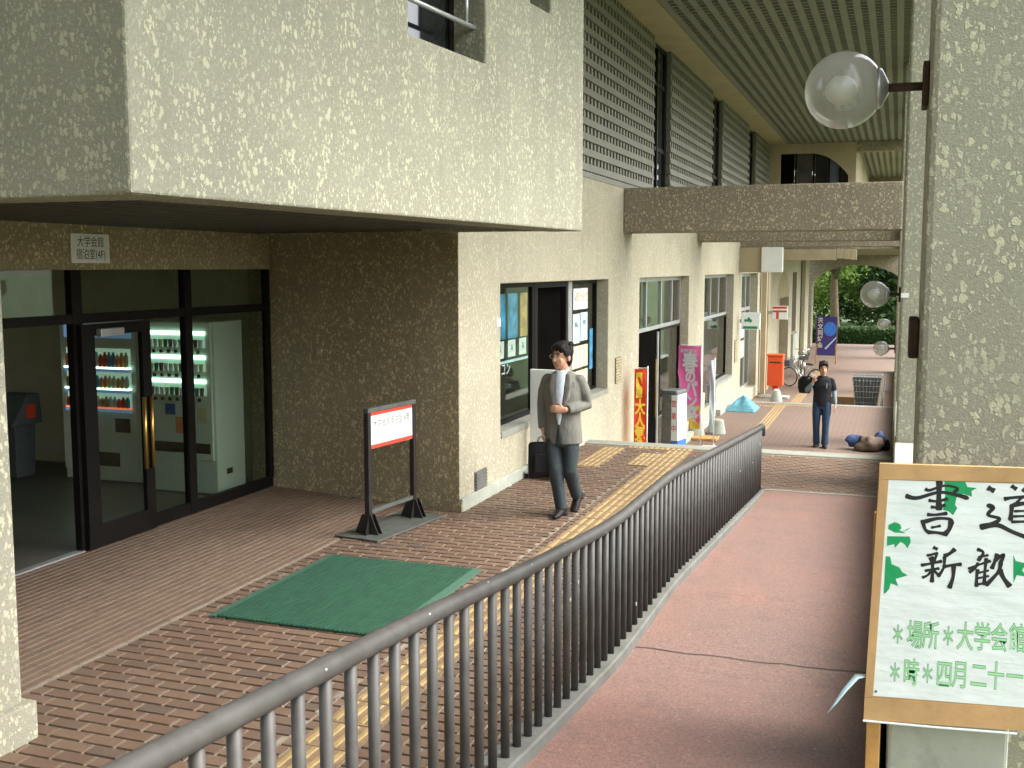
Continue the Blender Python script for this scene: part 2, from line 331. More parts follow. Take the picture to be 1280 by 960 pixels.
# ------------------------------------------------------------------ mesh helpers
class MB:
    def __init__(s): s.v = []; s.f = []
    def add(s, v, f):
        o = len(s.v); s.v += [tuple(p) for p in v]; s.f += [tuple(i + o for i in q) for q in f]; return s
    def box(s, x0, x1, y0, y1, z0, z1):
        v = [(x, y, z) for z in (z0, z1) for y in (y0, y1) for x in (x0, x1)]
        return s.add(v, [(0, 2, 3, 1), (4, 5, 7, 6), (0, 1, 5, 4), (2, 6, 7, 3), (0, 4, 6, 2), (1, 3, 7, 5)])
    def hexa(s, a, b):                       # two quads (same winding), joined
        f = [(3, 2, 1, 0), (4, 5, 6, 7)] + [(i, (i + 1) % 4, 4 + (i + 1) % 4, 4 + i) for i in range(4)]
        return s.add(list(a) + list(b), f)
    def prism(s, poly, axis, a, b):          # poly in the two other axes
        n = len(poly)
        def pt(q, t): return (t, q[0], q[1]) if axis == 'x' else (q[0], t, q[1]) if axis == 'y' else (q[0], q[1], t)
        v = [pt(q, a) for q in poly] + [pt(q, b) for q in poly]
        return s.add(v, [tuple(range(n)), tuple(range(2 * n - 1, n - 1, -1))] + [(i, n + i, n + (i + 1) % n, (i + 1) % n) for i in range(n)])
    def tube(s, pts, r, n=8, cap=True):
        return s.loft([Vector(p) for p in pts], [(q, q) for q in (r if isinstance(r, (list, tuple)) else [r] * len(pts))], n, cap)
    def loft(s, pts, rad, n=12, cap=True, ref=None):
        pts = [Vector(p) for p in pts]; rings = []; prev = None
        for i, p in enumerate(pts):
            t = (pts[min(i + 1, len(pts) - 1)] - pts[max(i - 1, 0)]); t.normalize()
            if ref is not None: q = Vector(ref)
            elif prev is not None: q = prev
            else: q = Vector((0, 0, 1)) if abs(t.z) < 0.9 else Vector((1, 0, 0))
            u = q - t * q.dot(t)
            if u.length < 1e-5: u = Vector((0, 1, 0)) - t * t.y
            u.normalize(); prev = u; k = t.cross(u)
            a, b = rad[i]
            rings.append([p + u * (a * math.cos(2 * math.pi * j / n)) + k * (b * math.sin(2 * math.pi * j / n)) for j in range(n)])
        v = [q for g in rings for q in g]; f = []
        for i in range(len(rings) - 1):
            for j in range(n):
                f.append((i * n + j, i * n + (j + 1) % n, (i + 1) * n + (j + 1) % n, (i + 1) * n + j))
        if cap:
            f.append(tuple(range(n - 1, -1, -1))); f.append(tuple((len(rings) - 1) * n + j for j in range(n)))
        return s.add(v, f)
    def ball(s, c, r, seg=16, ring=10, rot=None):
        c = Vector(c); r = (r, r, r) if isinstance(r, (int, float)) else r
        v = []; f = []
        for i in range(1, ring):
            th = math.pi * i / ring
            for j in range(seg):
                ph = 2 * math.pi * j / seg
                p = Vector((r[0] * math.sin(th) * math.cos(ph), r[1] * math.sin(th) * math.sin(ph), r[2] * math.cos(th)))
                v.append(c + (rot @ p if rot else p))
        top = Vector((0, 0, r[2])); v.append(c + (rot @ top if rot else top)); v.append(c - (rot @ top if rot else top))
        T = len(v) - 2
        for i in range(ring - 2):
            for j in range(seg):
                f.append((i * seg + j, (i + 1) * seg + j, (i + 1) * seg + (j + 1) % seg, i * seg + (j + 1) % seg))
        for j in range(seg):
            f.append((T, j, (j + 1) % seg)); f.append((T + 1, (ring - 2) * seg + (j + 1) % seg, (ring - 2) * seg + j))
        return s.add(v, f)
    def torus(s, c, Rr, r, axis='x', n=28, k=8):
        v = []; f = []
        for i in range(n):
            a = 2 * math.pi * i / n
            for j in range(k):
                b = 2 * math.pi * j / k; q = Rr + r * math.cos(b); h = r * math.sin(b)
                p = (h, q * math.cos(a), q * math.sin(a)) if axis == 'x' else (q * math.cos(a), h, q * math.sin(a)) if axis == 'y' else (q * math.cos(a), q * math.sin(a), h)
                v.append((c[0] + p[0], c[1] + p[1], c[2] + p[2]))
        for i in range(n):
            for j in range(k): f.append((i * k + j, ((i + 1) % n) * k + j, ((i + 1) % n) * k + (j + 1) % k, i * k + (j + 1) % k))
        return s.add(v, f)
    def lathe(s, c, prof, n=24):
        v = [(c[0] + r * math.cos(2 * math.pi * j / n), c[1] + r * math.sin(2 * math.pi * j / n), c[2] + z) for r, z in prof for j in range(n)]
        f = [(i * n + j, i * n + (j + 1) % n, (i + 1) * n + (j + 1) % n, (i + 1) * n + j) for i in range(len(prof) - 1) for j in range(n)]
        f.append(tuple(range(n - 1, -1, -1))); f.append(tuple((len(prof) - 1) * n + j for j in range(n)))
        return s.add(v, f)
    def xform(s, mat):
        s.v = [tuple(mat @ Vector(p)) for p in s.v]; return s
    def mesh(s, name):
        m = bpy.data.meshes.new(name); m.from_pydata(s.v, [], s.f)
        bm = bmesh.new(); bm.from_mesh(m); bmesh.ops.recalc_face_normals(bm, faces=bm.faces); bm.to_mesh(m); bm.free()
        m.update(); return m
    def build(s, name, mat, parent=None, bevel=0, smooth=False, kind=None, seg=2):
        m = s.mesh(name); o = bpy.data.objects.new(name, m); COL.objects.link(o)
        if isinstance(mat, str): mat = M[mat]
        m.materials.append(mat)
        if smooth:
            for p in m.polygons: p.use_smooth = True
        if parent: o.parent = parent
        if bevel:
            b = o.modifiers.new('bevel', 'BEVEL'); b.width = bevel; b.segments = seg; b.limit_method = 'ANGLE'; b.angle_limit = R(40)
        if kind: o['kind'] = kind
        return o
def bx(name, dims, mat, parent=None, bevel=0, kind=None): return MB().box(*dims).build(name, mat, parent, bevel, kind=kind)
def empty(name, loc=(0, 0, 0), rz=0):
    o = bpy.data.objects.new(name, None); COL.objects.link(o); o.location = loc; o.rotation_euler = (0, 0, rz); o.empty_display_size = 0.1; return o
def tag(o, label, cat, group=None):
    o['label'] = label; o['category'] = cat
    if group: o['group'] = group
    return o
def thing(name, label, cat, loc=(0, 0, 0), rz=0, group=None): return tag(empty(name, loc, rz), label, cat, group)
def struct(o): o['kind'] = 'structure'; return o
def copy_tree(o, parent=None):
    c = o.copy(); COL.objects.link(c); c.parent = parent
    for ch in list(o.children): copy_tree(ch, c)
    return c
def text(body, size, mat, matrix, parent, sx=1.0, offset=0.0, name='lettering', align='CENTER', extrude=0.0, ink=None):
    c = bpy.data.curves.new(name, 'FONT'); c.body = body; c.size = size; c.align_x = align; c.align_y = 'CENTER'; c.offset = offset; c.extrude = extrude; c.resolution_u = 3
    t = bpy.data.objects.new(name, c); COL.objects.link(t)
    bpy.context.view_layer.update()
    m = bpy.data.meshes.new_from_object(t.evaluated_get(bpy.context.evaluated_depsgraph_get()))
    bpy.data.objects.remove(t); bpy.data.curves.remove(c)
    m.name = name; m.transform(matrix @ Matrix.Diagonal((sx, 1, 1, 1))); m.materials.clear(); m.materials.append(M[mat])
    o = bpy.data.objects.new(name, m); COL.objects.link(o)
    if parent: o.parent = parent
    return o
# text facing -Y (towards the camera end): x -> +X, y -> +Z ; text facing +X (on the left walls): x -> +Y, y -> +Z
def faceY(x, y, z): return Matrix(((1, 0, 0, x), (0, 0, -1, y), (0, 1, 0, z), (0, 0, 0, 1)))
def faceX(x, y, z): return Matrix(((0, 0, 1, x), (1, 0, 0, y), (0, 1, 0, z), (0, 0, 0, 1)))

def wallgrid(u0, u1, v0, v1, holes, fn, depth):
    """a slab over (u,v) with rectangular holes; fn(u,v,w) -> xyz, w from 0 (front) to depth"""
    us = sorted({u0, u1, *[a for h in holes for a in h[:2]]}); vs_ = sorted({v0, v1, *[a for h in holes for a in h[2:]]})
    us = [u for u in us if u0 <= u <= u1]; vs_ = [v for v in vs_ if v0 <= v <= v1]
    def solid(i, j):
        if not (0 <= i < len(us) - 1 and 0 <= j < len(vs_) - 1): return False
        cu, cv = (us[i] + us[i + 1]) / 2, (vs_[j] + vs_[j + 1]) / 2
        return not any(h[0] < cu < h[1] and h[2] < cv < h[3] for h in holes)
    mb = MB(); idx = {}
    def V(i, j, k):
        if (i, j, k) not in idx: idx[(i, j, k)] = len(mb.v); mb.v.append(tuple(fn(us[i], vs_[j], k * depth)))
        return idx[(i, j, k)]
    for i in range(len(us) - 1):
        for j in range(len(vs_) - 1):
            if not solid(i, j): continue
            for k in (0, 1): mb.f.append((V(i, j, k), V(i + 1, j, k), V(i + 1, j + 1, k), V(i, j + 1, k)))
            if not solid(i - 1, j): mb.f.append((V(i, j, 0), V(i, j + 1, 0), V(i, j + 1, 1), V(i, j, 1)))
            if not solid(i + 1, j): mb.f.append((V(i + 1, j, 0), V(i + 1, j + 1, 0), V(i + 1, j + 1, 1), V(i + 1, j, 1)))
            if not solid(i, j - 1): mb.f.append((V(i, j, 0), V(i + 1, j, 0), V(i + 1, j, 1), V(i, j, 1)))
            if not solid(i, j + 1): mb.f.append((V(i, j + 1, 0), V(i + 1, j + 1, 0), V(i + 1, j + 1, 1), V(i, j + 1, 1)))
    return mb

# ------------------------------------------------------------------ key levels
XF = -4.10                 # street face of the building
XD = -6.62                 # glazed entrance
Z2, Z3 = -1.14, -1.60      # the two lower pavings
XR = -1.37                 # railing
PROF = [(-4.0, 1.2), (0.0, 0.93), (1.6, 0.79), (3.1, 0.652), (3.95, 0.55), (5.45, 0.41), (6.95, 0.395), (12.05, 0.0)]
def rampz(y):
    for (a, za), (b, zb) in zip(PROF, PROF[1:]):
        if y <= b:
            return za + (zb - za) * (y - a) / (b - a)
    return 0.0
def railz(y):               # rail line with eased bends
    return sum(rampz(y + k * 0.12) for k in (-3, -2, -1, 0, 1, 2, 3)) / 7

# ================================================================== SETTING
struct(MB().add([(-500, -400, -1.9), (500, -400, -1.9), (500, 900, -1.9), (-500, 900, -1.9)], [(0, 1, 2, 3)]).build('ground', 'grass'))

pav = struct(bx('brick_pavement', (-6.70, 0.00, -4.0, 14.47, -1.7, -0.011), 'mortar'))
# bricks laid across the walk in running bond
th = R(6.172); ps = R(19.618)
def project(x, y, z):
    fw = Vector((-math.sin(ps) * math.cos(th), math.cos(ps) * math.cos(th), -math.sin(th))); rt = Vector((math.cos(ps), math.sin(ps), 0)); up = rt.cross(fw)
    q = Vector((x, y, z - CAMZ)); dd = q.dot(fw)
    return (640 + 1350 * q.dot(rt) / dd, 480 - 1350 * q.dot(up) / dd, dd) if dd > 0.1 else (-1, -1, 0)
bricks = []
PIT, RH, J = 0.215, 0.107, 0.0125
tact = [(-2.86, -2.54, -4, 14.47), (-3.74, -3.44, 12.78, 14.30), (-3.14, -2.86, 13.04, 13.95), (-3.44, -2.86, 14.28, 14.47)]
j = 0; y = -3.9
while y + RH < 14.47:
    spans = [(-4.69, -2.95), (-2.93, -1.45 if y < 12.06 else 0.0)] if y < 12.75 else None
    cuts = sorted((a, b) for a, b, c, d_ in tact if c < y + RH / 2 < d_)
    lim = -1.45 if y < 12.06 else -0.01
    xs = -4.69; segs = []
    for a, b in cuts:
        if a > xs: segs.append((xs, a - 0.008))
        xs = max(xs, b + 0.008)
    segs.append((xs, lim))
    out = []
    for a, b in segs:
        if a < -2.95 < b: out += [(a, -2.951), (-2.940, b)] if b - (-2.940) > 0.03 else [(a, -2.951)]
        else: out.append((a, b))
    for a, b in out:
        x = -4.69 - PIT + (PIT / 2 if j % 2 else 0) + random.uniform(-.004, .004)
        while x < b:
            l, r_ = max(x, a), min(x + PIT - J, b)
            if r_ - l > 0.03:
                mat_cov = -4.53 < (l + r_) / 2 < -3.2 and 6.25 < y + RH / 2 < 8.0
                u, v, dd = project((l + r_) / 2, y + RH / 2, 0)
                sc = (r_ - l) / max(dd, 0.1) ** 3 if (-10 < u < 1290 and -10 < v < 975 and not mat_cov) else 0
                bricks.append((sc, l, r_, y, y + RH - J, random.uniform(-0.0022, 0.0012)))
            x += PIT
    y += RH; j += 1
bricks.sort(key=lambda q: -q[0])
bmeshes = {}
for k, (sc, l, r_, a, b, dz) in enumerate(bricks[:300]):
    key = round((r_ - l) / 0.01)
    if key not in bmeshes:
        L = (r_ - l) / 2; H = (b - a) / 2; c = 0.006
        v = [(-L, -H, -0.05), (L, -H, -0.05), (L, H, -0.05), (-L, H, -0.05), (-L, -H, -c), (L, -H, -c), (L, H, -c), (-L, H, -c), (-L + c, -H + c, 0), (L - c, -H + c, 0), (L - c, H - c, 0), (-L + c, H - c, 0)]
        f = [(0, 3, 2, 1), (8, 9, 10, 11)] + [(i, (i + 1) % 4, 4 + (i + 1) % 4, 4 + i) for i in range(4)] + [(4 + i, 4 + (i + 1) % 4, 8 + (i + 1) % 4, 8 + i) for i in range(4)]
        me = MB().add(v, f).mesh('brick'); me.materials.append(M['brick']); bmeshes[key] = me
    o = bpy.data.objects.new('brick', bmeshes[key]); COL.objects.link(o); o.parent = pav
    o.location = ((l + r_) / 2, (a + b) / 2, dz); o.rotation_euler = (random.uniform(-.004, .004), random.uniform(-.003, .003), random.uniform(-.006, .006))
mb = MB()
for sc, l, r_, a, b, dz in bricks[300:]:
    c = 0.005
    mb.hexa([(l, a, -0.05), (r_, a, -0.05), (r_, b, -0.05), (l, b, -0.05)], [(l + c, a + c, dz), (r_ - c, a + c, dz), (r_ - c, b - c, dz), (l + c, b - c, dz)])
mb.build('brick_field', 'brick', pav, kind='stuff')
# narrow ribbed pavers in the entrance bay, joints running along the building
mb = MB(); x = -6.59
while x < -4.765:
    yy = -3.9 + random.uniform(0, 0.2)
    while yy < 10.5:
        e = min(yy + random.choice((0.225, 0.225, 0.23)), 10.55)
        mb.hexa([(x, yy, -0.05), (x + 0.061, yy, -0.05), (x + 0.061, e - 0.003, -0.05), (x, e - 0.003, -0.05)], [(x + 0.004, yy + .001, -0.001), (x + 0.057, yy + .001, -0.001), (x + 0.057, e - 0.004, -0.001), (x + 0.004, e - 0.004, -0.001)])
        yy = e
    x += 0.075
mb.build('ribbed_paver_field', 'rib', pav, kind='stuff')
# yellow tactile tiles with raised bars
def tile_mesh(w, l):
    mb = MB().box(0, w, 0, l, -0.05, 0.001); nb = max(2, round(w / 0.075))
    for i in range(nb):
        c = w * (i + 0.5) / nb
        mb.hexa([(c - .02, .012, 0.0005), (c + .02, .012, 0.0005), (c + .02, l - .012, 0.0005), (c - .02, l - .012, 0.0005)], [(c - .012, .02, .007), (c + .012, .02, .007), (c + .012, l - .02, .007), (c - .012, l - .02, .007)])
    m = mb.mesh('tactile_tile'); m.materials.append(M['tilebase']); m.materials.append(M['yellow'])
    for p in m.polygons: p.material_index = 1 if p.index >= 6 else 0
    return m
tm = {}
def tiles(x0, x1, y0, y1, z, parent, s=0.3):
    nx = max(1, round((x1 - x0) / s)); ny = max(1, round((y1 - y0) / s)); w_, l_ = (x1 - x0) / nx, (y1 - y0) / ny
    k = (round(w_, 3), round(l_, 3))
    if k not in tm: tm[k] = tile_mesh(w_ - 0.006, l_ - 0.006)
    for a in range(nx):
        for b in range(ny):
            o = bpy.data.objects.new('tactile_tile', tm[k]); COL.objects.link(o); o.parent = parent; o.location = (x0 + a * w_ + .003, y0 + b * l_ + .003, z + random.uniform(0, .0015))
tiles(-2.86, -2.54, 2.0, 14.27, 0, pav)
tiles(-3.74, -3.44, 12.78, 14.28, 0, pav); tiles(-3.14, -2.86, 13.04, 13.95, 0, pav); tiles(-3.44, -2.54, 14.28, 14.465, 0, pav)

struct(bx('step_edge', (XF, 0.0, 14.475, 14.80, -1.7, 0.006), 'stone', bevel=0.012))
mb = MB()
for i in range(6): mb.box(XF, 0.0, 14.805 + i * 0.32, 14.805 + (i + 1) * 0.32 - 0.002, -1.7, -0.163 * (i + 1))
struct(mb.build('stairs', 'stone'))
plaza = struct(bx('plaza_paving', (XF + 0.001, 0.02, 16.72, 29.2, -1.72, Z2), 'plaza'))
tiles(-2.95, -2.65, 17.2, 29.0, Z2 + .002, plaza); tiles(-3.55, -2.95, 28.4, 28.7, Z2 + .002, plaza); tiles(-2.65, -1.5, 28.7, 29.0, Z2 + .002, plaza); tiles(-3.9, -3.3, 27.3, 28.2, Z2 + .002, plaza)
struct(bx('plaza_step_edge', (XF + 0.001, 0.02, 29.2, 29.5, -1.72, Z2 + 0.004), 'stone', bevel=0.012))
struct(bx('plaza_step', (XF + 0.001, 0.02, 29.5, 29.9, -1.72, Z2 - 0.2), 'stone'))
far = struct(bx('far_paving', (XF - 0.6, 0.02, 29.9, 60.0, -1.85, Z3), 'plaza'))
tiles(-2.95, -2.65, 31.0, 44.0, Z3 + .002, far)

# red asphalt ramp with kerb
ys = [-4.0, -2, 0, 1.6, 3.1, 3.95, 4.5, 5.2, 5.45, 5.719, 5.731, 6.3, 6.95, 7.3, 8, 9, 10, 11, 12.05]
poly = [(y, rampz(y) - 0.055 if y < 11.6 else max(0.0035, rampz(y) - 0.055)) for y in ys] + [(12.05, -1.7), (-4.0, -1.7)]
ramp_o = struct(MB().prism(poly, 'x', -1.315, -0.001).build('ramp', 'asphalt'))
jt = MB(); prev = None
pts = [(-1.31 + i * 0.1, 5.725 + 0.012 * math.sin(i * 1.7) + (0.02 if i > 9 else 0)) for i in range(14)]
for (a, ya), (b, yb) in zip(pts, pts[1:]):
    h = 0.0045; z = rampz(5.725) - 0.055 + 0.003
    jt.add([(a, ya - h, z), (b, yb - h, z), (b, yb + h, z), (a, ya + h, z)], [(0, 1, 2, 3)])
jt.build('expansion_joint', 'tar', ramp_o)
bx('end_strip', (-1.315, -0.01, 12.03, 12.085, -0.03, 0.010), 'stone', ramp_o)

# ================================================================== RAILING
rail = thing('railing', 'dark grey metal railing with round handrail and upright bars along the red ramp', 'railing', (XR, 2.0, 0))
def rl(mb): return mb.xform(Matrix.Translation((-XR, -2.0, 0)))
N = 60; yk = [0.6 + (12.08 - 0.6) * i / N for i in range(N + 1)]
kb = MB(); v = []; f = []
for y in yk:
    z = railz(y)
    v += [(XR - 0.085, y, -0.3), (XR - 0.085, y, z - 0.006), (XR - 0.075, y, z), (XR + 0.045, y, z), (XR + 0.055, y, z - 0.008), (XR + 0.055, y, -0.3)]
for i in range(N):
    for k in range(5): f.append((i * 6 + k, i * 6 + k + 1, (i + 1) * 6 + k + 1, (i + 1) * 6 + k))
f += [(0, 1, 2, 3, 4, 5), tuple(N * 6 + k for k in range(6))]
rl(kb.add(v, f)).build('kerb', 'kerb', rail)
HT = 0.705
hp = [(XR, y, railz(y) + HT) for y in yk]
hp += [(XR, 12.14, railz(12.1) + HT - 0.01), (XR, 12.17, railz(12.1) + HT - 0.05), (XR, 12.175, railz(12.1) + HT - 0.12)]
rl(MB().tube(hp, 0.031, 16)).build('handrail', 'rail', rail, smooth=True)
nb = 82; bal = []
y = 0.75
while y < 12.1:
    z = railz(y); rr = 0.0178
    if y > 1.5 or True:
        o = rl(MB().tube([(XR, y, z - 0.02), (XR, y, z + HT)], rr, 12)).build('baluster', 'rail', rail, smooth=True); bal.append((y, z))
        for p in o.data.polygons:
            if len(p.vertices) > 4: p.use_smooth = False
    y += 0.137
rnd = random.Random(3)
mb = MB()
for y, z in bal:
    if y > 2 and rnd.random() < 0.15:
        h = rnd.uniform(0.05, 0.6); a = rnd.uniform(-1.2, 0.5)
        mb.ball((XR + 0.0162 * math.cos(a), y + 0.0162 * math.sin(a), z + h), (0.0045, 0.006, rnd.uniform(.006, .014)), 6, 4)
for k in range(9):
    y = 2.4 + k * 0.55 + rnd.uniform(-.2, .2); a = rnd.uniform(-0.3, 1.2)
    mb.ball((XR + 0.0285 * math.cos(a), y, railz(y) + HT + 0.0285 * math.sin(a)), (0.004, rnd.uniform(.004, .010), 0.004), 6, 4)
rl(mb).build('paint_chips', 'chip', rail, kind='stuff')

# ================================================================== BUILDING
bld = thing('university_building', 'tan speckled concrete university building with overhanging upper storey and shop front', 'building')
# --- shop front wall
W1 = (11.13, 15.83, 0.62, 2.28); W2 = (17.9, 22.5, -0.42, 2.28); W2d = (18.35, 20.5, Z2 + 0.06, 0.0); W3 = (24.4, 29.0, -0.40, 2.28); W3d = (24.7, 26.3, -0.85, 0.0)
holes = [W1, W2, W2d, W3, W3d]
wallgrid(9.93, 30.4, -1.75, 3.69, holes, lambda u, v, d_: (XF - d_, u + (d_ * 0.212 if u < 9.94 else 0), v), 0.34).build('shopfront_wall', 'facade', bld, bevel=0.012)
# plinth strip at the wall foot
bx('plinth', (XF - 0.002, XF + 0.035, 9.93, 14.46, -0.02, 0.13), 'concrete', bld, bevel=0.008)
bx('plinth', (XF - 0.002, XF + 0.10, 16.9, 18.3, Z2 - .1, Z2 + 0.14), 'concrete', bld, bevel=0.008)
bx('plinth', (XF - 0.002, XF + 0.12, 20.55, 24.65, Z2 - .1, Z2 + 0.14), 'concrete', bld, bevel=0.008)
bx('plinth', (XF - 0.002, XF + 0.12, 26.35, 30.4, Z2 - .1, Z2 + 0.14), 'concrete', bld, bevel=0.008)
bx('window_sill', (XF - 0.3, XF + 0.012, 11.135, 15.825, 0.56, 0.635), 'stone', bld, bevel=0.006)
bx('window_sill', (XF - 0.3, XF + 0.012, 20.52, 22.49, -0.48, -0.405), 'stone', bld, bevel=0.006)
bx('window_sill', (XF - 0.3, XF + 0.012, 26.32, 28.99, -0.46, -0.385), 'stone', bld, bevel=0.006)
XG = XF - 0.21
def frame(parent, y0, y1, z0, z1, vy=(), hz=(), t=0.05, mat='bronze', x=XG, dep=0.06, name='frame'):
    mb = MB(); a, b = x - dep / 2, x + dep / 2
    mb.box(a, b, y0, y0 + t, z0, z1); mb.box(a, b, y1 - t, y1, z0, z1)
    mb.box(a + .002, b - .002, y0 + t, y1 - t, z0, z0 + t); mb.box(a + .002, b - .002, y0 + t, y1 - t, z1 - t, z1)
    for q in vy: mb.box(a - .003, b + .003, q - t / 2, q + t / 2, z0 + t, z1 - t)
    for q in hz: mb.box(a + .006, b - .006, y0 + t, y1 - t, q - t / 2, q + t / 2)
    return mb.build(name, mat, parent)
def window(y0, y1, z0, z1, vy, hz, panes, x=XG, t=0.05, mat='bronze', glass='glass'):
    w_ = frame(bld, y0, y1, z0, z1, vy, hz, t, mat, x, name='window')
    for (a, b, c, d_) in panes:
        MB().box(x - 0.004, x + 0.004, a, b, c, d_).build('pane', glass, w_)
    return w_
# window one: display pane, black open bay, poster pane
window(11.14, 12.82, 0.63, 2.27, (), (), [(11.19, 12.77, 0.68, 2.22)])
window(12.84, 14.28, 0.63, 2.27, (12.93,), (), [], t=0.07)
bx('opening_shade', (XG - 0.06, XG - 0.04, 12.95, 14.24, 0.68, 2.22), 'dark', bld)  # black sheet painted in for the unlit depth of the open bay
bx('mullion', (XG - 0.03, XG + 0.045, 14.29, 14.46, 0.64, 2.27), 'silver', bld, bevel=0.006)
window(14.47, 15.82, 0.63, 2.27, (), (), [(14.52, 15.77, 0.68, 2.22)])
# window two with the shop door
window(17.92, 22.48, 1.30, 2.27, (18.40, 19.25, 20.55, 21.6), (), [(17.97, 19.2, 1.35, 2.22), (19.3, 20.5, 1.35, 2.22), (20.6, 22.4, 1.35, 2.22)], t=0.07, mat='silver')
dr = bx('shop_door', (XG - 0.03, XG + 0.02, 18.45, 20.4, Z2 + 0.07, 1.29), 'dark', bld)
MB().tube([(XG + 0.08, 19.9, -0.35), (XG + 0.08, 19.9, 0.75)], 0.02, 8).build('handle', 'brass', dr)
MB().tube([(XG + 0.05, 20.15, Z2 + .1), (XG + 0.05, 20.15, 1.25)], 0.03, 8).build('jamb', 'silver', dr)
window(20.5, 22.48, -0.40, 1.295, (), (), [(20.55, 22.43, -0.35, 1.245)], t=0.05)
bx('door_block', (XF - 0.2, XF + 0.22, 17.7, 18.34, Z2, Z2 + 0.5), 'concrete', bld, bevel=0.01)
# window three
window(24.42, 28.98, 1.22, 2.27, (25.0, 26.35, 27.6), (), [(24.5, 26.3, 1.27, 2.22), (26.4, 28.9, 1.27, 2.22)], t=0.07, mat='silver')
bx('door_leaf', (XG - 0.02, XG + 0.10, 24.75, 26.25, -0.85, 1.215), 'darkglass', bld)
window(26.35, 28.98, -0.385, 1.215, (), (), [(26.4, 28.93, -0.335, 1.165)])
# shop room behind the glass
rm = MB(); rm.box(-8.2, -8.15, 10.9, 30.3, -1.7, 3.0); rm.box(-8.1, XF - 0.36, 10.75, 10.80, -1.7, 3.0); rm.box(-8.1, XF - 0.36, 16.5, 16.6, -1.7, 3.0); rm.box(-8.1, XF - 0.36, 30.2, 30.3, -1.7, 3.0)
rm.build('shop_wall', 'interior', bld)
bx('added_backdrop', (-6.3, -6.25, 12.2, 16.45, -0.02, 2.3), 'white', bld)  # white backdrop added to brighten the view through the display pane
bx('shop_floor', (-8.14, XF - 0.345, 10.81, 16.49, -0.1, -0.02), 'intfloor', bld)
bx('shop_floor', (-8.14, XF - 0.345, 16.61, 30.19, Z2 - .1, Z2 - 0.02), 'intfloor', bld)
bx('shop_ceiling', (-8.14, XF - 0.345, 10.81, 30.19, 2.75, 2.8), 'interior', bld)
# little wall details on the shop front
def vent(y0, y1, z0, z1, mat='stone', n=9):
    o = bx('vent_grille', (XF + 0.002, XF + 0.012, y0, y1, z0, z1), 'kerb', bld)
    for i in range(n):
        z = z0 + (z1 - z0) * (i + 0.5) / n
        MB().hexa([(XF + .011, y0 + .01, z - .4 * (z1 - z0) / n), (XF + .011, y1 - .01, z - .4 * (z1 - z0) / n), (XF + .011, y1 - .01, z + .3 * (z1 - z0) / n), (XF + .011, y0 + .01, z + .3 * (z1 - z0) / n)],
                  [(XF + .03, y0 + .01, z - .4 * (z1 - z0) / n), (XF + .03, y1 - .01, z - .4 * (z1 - z0) / n), (XF + .016, y1 - .01, z + .3 * (z1 - z0) / n), (XF + .016, y0 + .01, z + .3 * (z1 - z0) / n)]).build('slat', mat, o)
vent(10.33, 10.66, 0.12, 0.33, 'kerb', 6); vent(16.25, 16.62, 0.66, 1.06, 'recess', 9); vent(29.3, 29.75, -0.1, 0.5, 'recess', 8)
for y, z, s in ((11.04, 1.86, .06), (17.3, 1.02, .055), (23.6, 1.16, .05)): bx('wall_tag', (XF + 0.001, XF + 0.012, y - s, y + s, z - s * .7, z + s * .7), 'white', bld)

# --- entrance bay: side wall (slightly splayed), glazed screen, lintel, soffit, overhang
A = Vector((XF, 9.935, 0)); B = Vector((XD, 10.47, 0)); ab = (B - A).normalized(); nn = Vector((-ab.y, ab.x, 0)) * -1
def sw(u, v, d_): return (A.x - .002 + ab.x * u + nn.x * -d_, A.y + ab.y * u + abs(nn.y) * d_ * 1.0, v)
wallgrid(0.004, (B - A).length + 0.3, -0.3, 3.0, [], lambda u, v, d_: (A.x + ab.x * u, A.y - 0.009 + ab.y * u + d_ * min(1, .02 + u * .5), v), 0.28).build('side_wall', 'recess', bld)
MB().hexa([A + Vector((.03, -.03, -.02)), B + Vector((0, -.03, -.02)), B + Vector((0, .02, -.02)), A + Vector((.03, .02, -.02))], [A + Vector((.03, -.03, .10)), B + Vector((0, -.03, .10)), B + Vector((0, .02, .10)), A + Vector((.03, .02, .10))]).build('plinth', 'recess', bld)
bx('wall_tag', (-5.92, -5.86, 10.28, 10.30, 1.50, 1.58), 'recess', bld)
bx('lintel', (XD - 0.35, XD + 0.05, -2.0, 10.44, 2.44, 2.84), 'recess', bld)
mb = MB(); k = 0
x = XD - 0.3
while x < -2.72:
    pass; x += 0.11; k += 1
    bb = x + 0.104
    if bb > -3.45: break
    mb.box(x, bb, 4.35 if bb < -3.6 else 4.05 + (bb + 3.6) * 14, 9.5 if bb > XF else 10.2, 2.82 + 0.003 * (k % 3), 2.829)
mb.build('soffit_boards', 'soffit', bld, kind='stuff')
# overhanging block, seen face splayed a little
P0 = Vector((-3.20, 3.98, 0)); P1 = Vector((-2.73, 9.58, 0)); LB = (P1 - P0).length; pd = (P1 - P0) / LB; pn = Vector((-pd.y, pd.x, 0))
OH = [(2.47, 3.60, 3.94, 5.2), (4.42, 4.84, 4.55, 5.6)]
wallgrid(0, LB, 2.785, 7.6, OH, lambda u, v, d_: P0 + pd * u + pn * d_ + Vector((0, 0, v)), 0.34).build('overhang_wall', 'wall', bld, bevel=0.015)
wallgrid(0, 5.2, 2.78, 7.6, [], lambda u, v, d_: (P0.x - 0.012 - u, 4.0 + d_, v), 0.34).build('overhang_end_wall', 'wall', bld, bevel=0.01)
MB().hexa([(-3.52, 4.35, 2.83), (-8, 4.35, 2.83), (-8, 9.9, 2.83), (-3.08, 9.55, 2.83)][::-1], [(-3.52, 4.35, 2.842), (-8, 4.35, 2.842), (-8, 9.9, 2.842), (-3.08, 9.55, 2.842)][::-1]).build('soffit', 'soffit', bld)
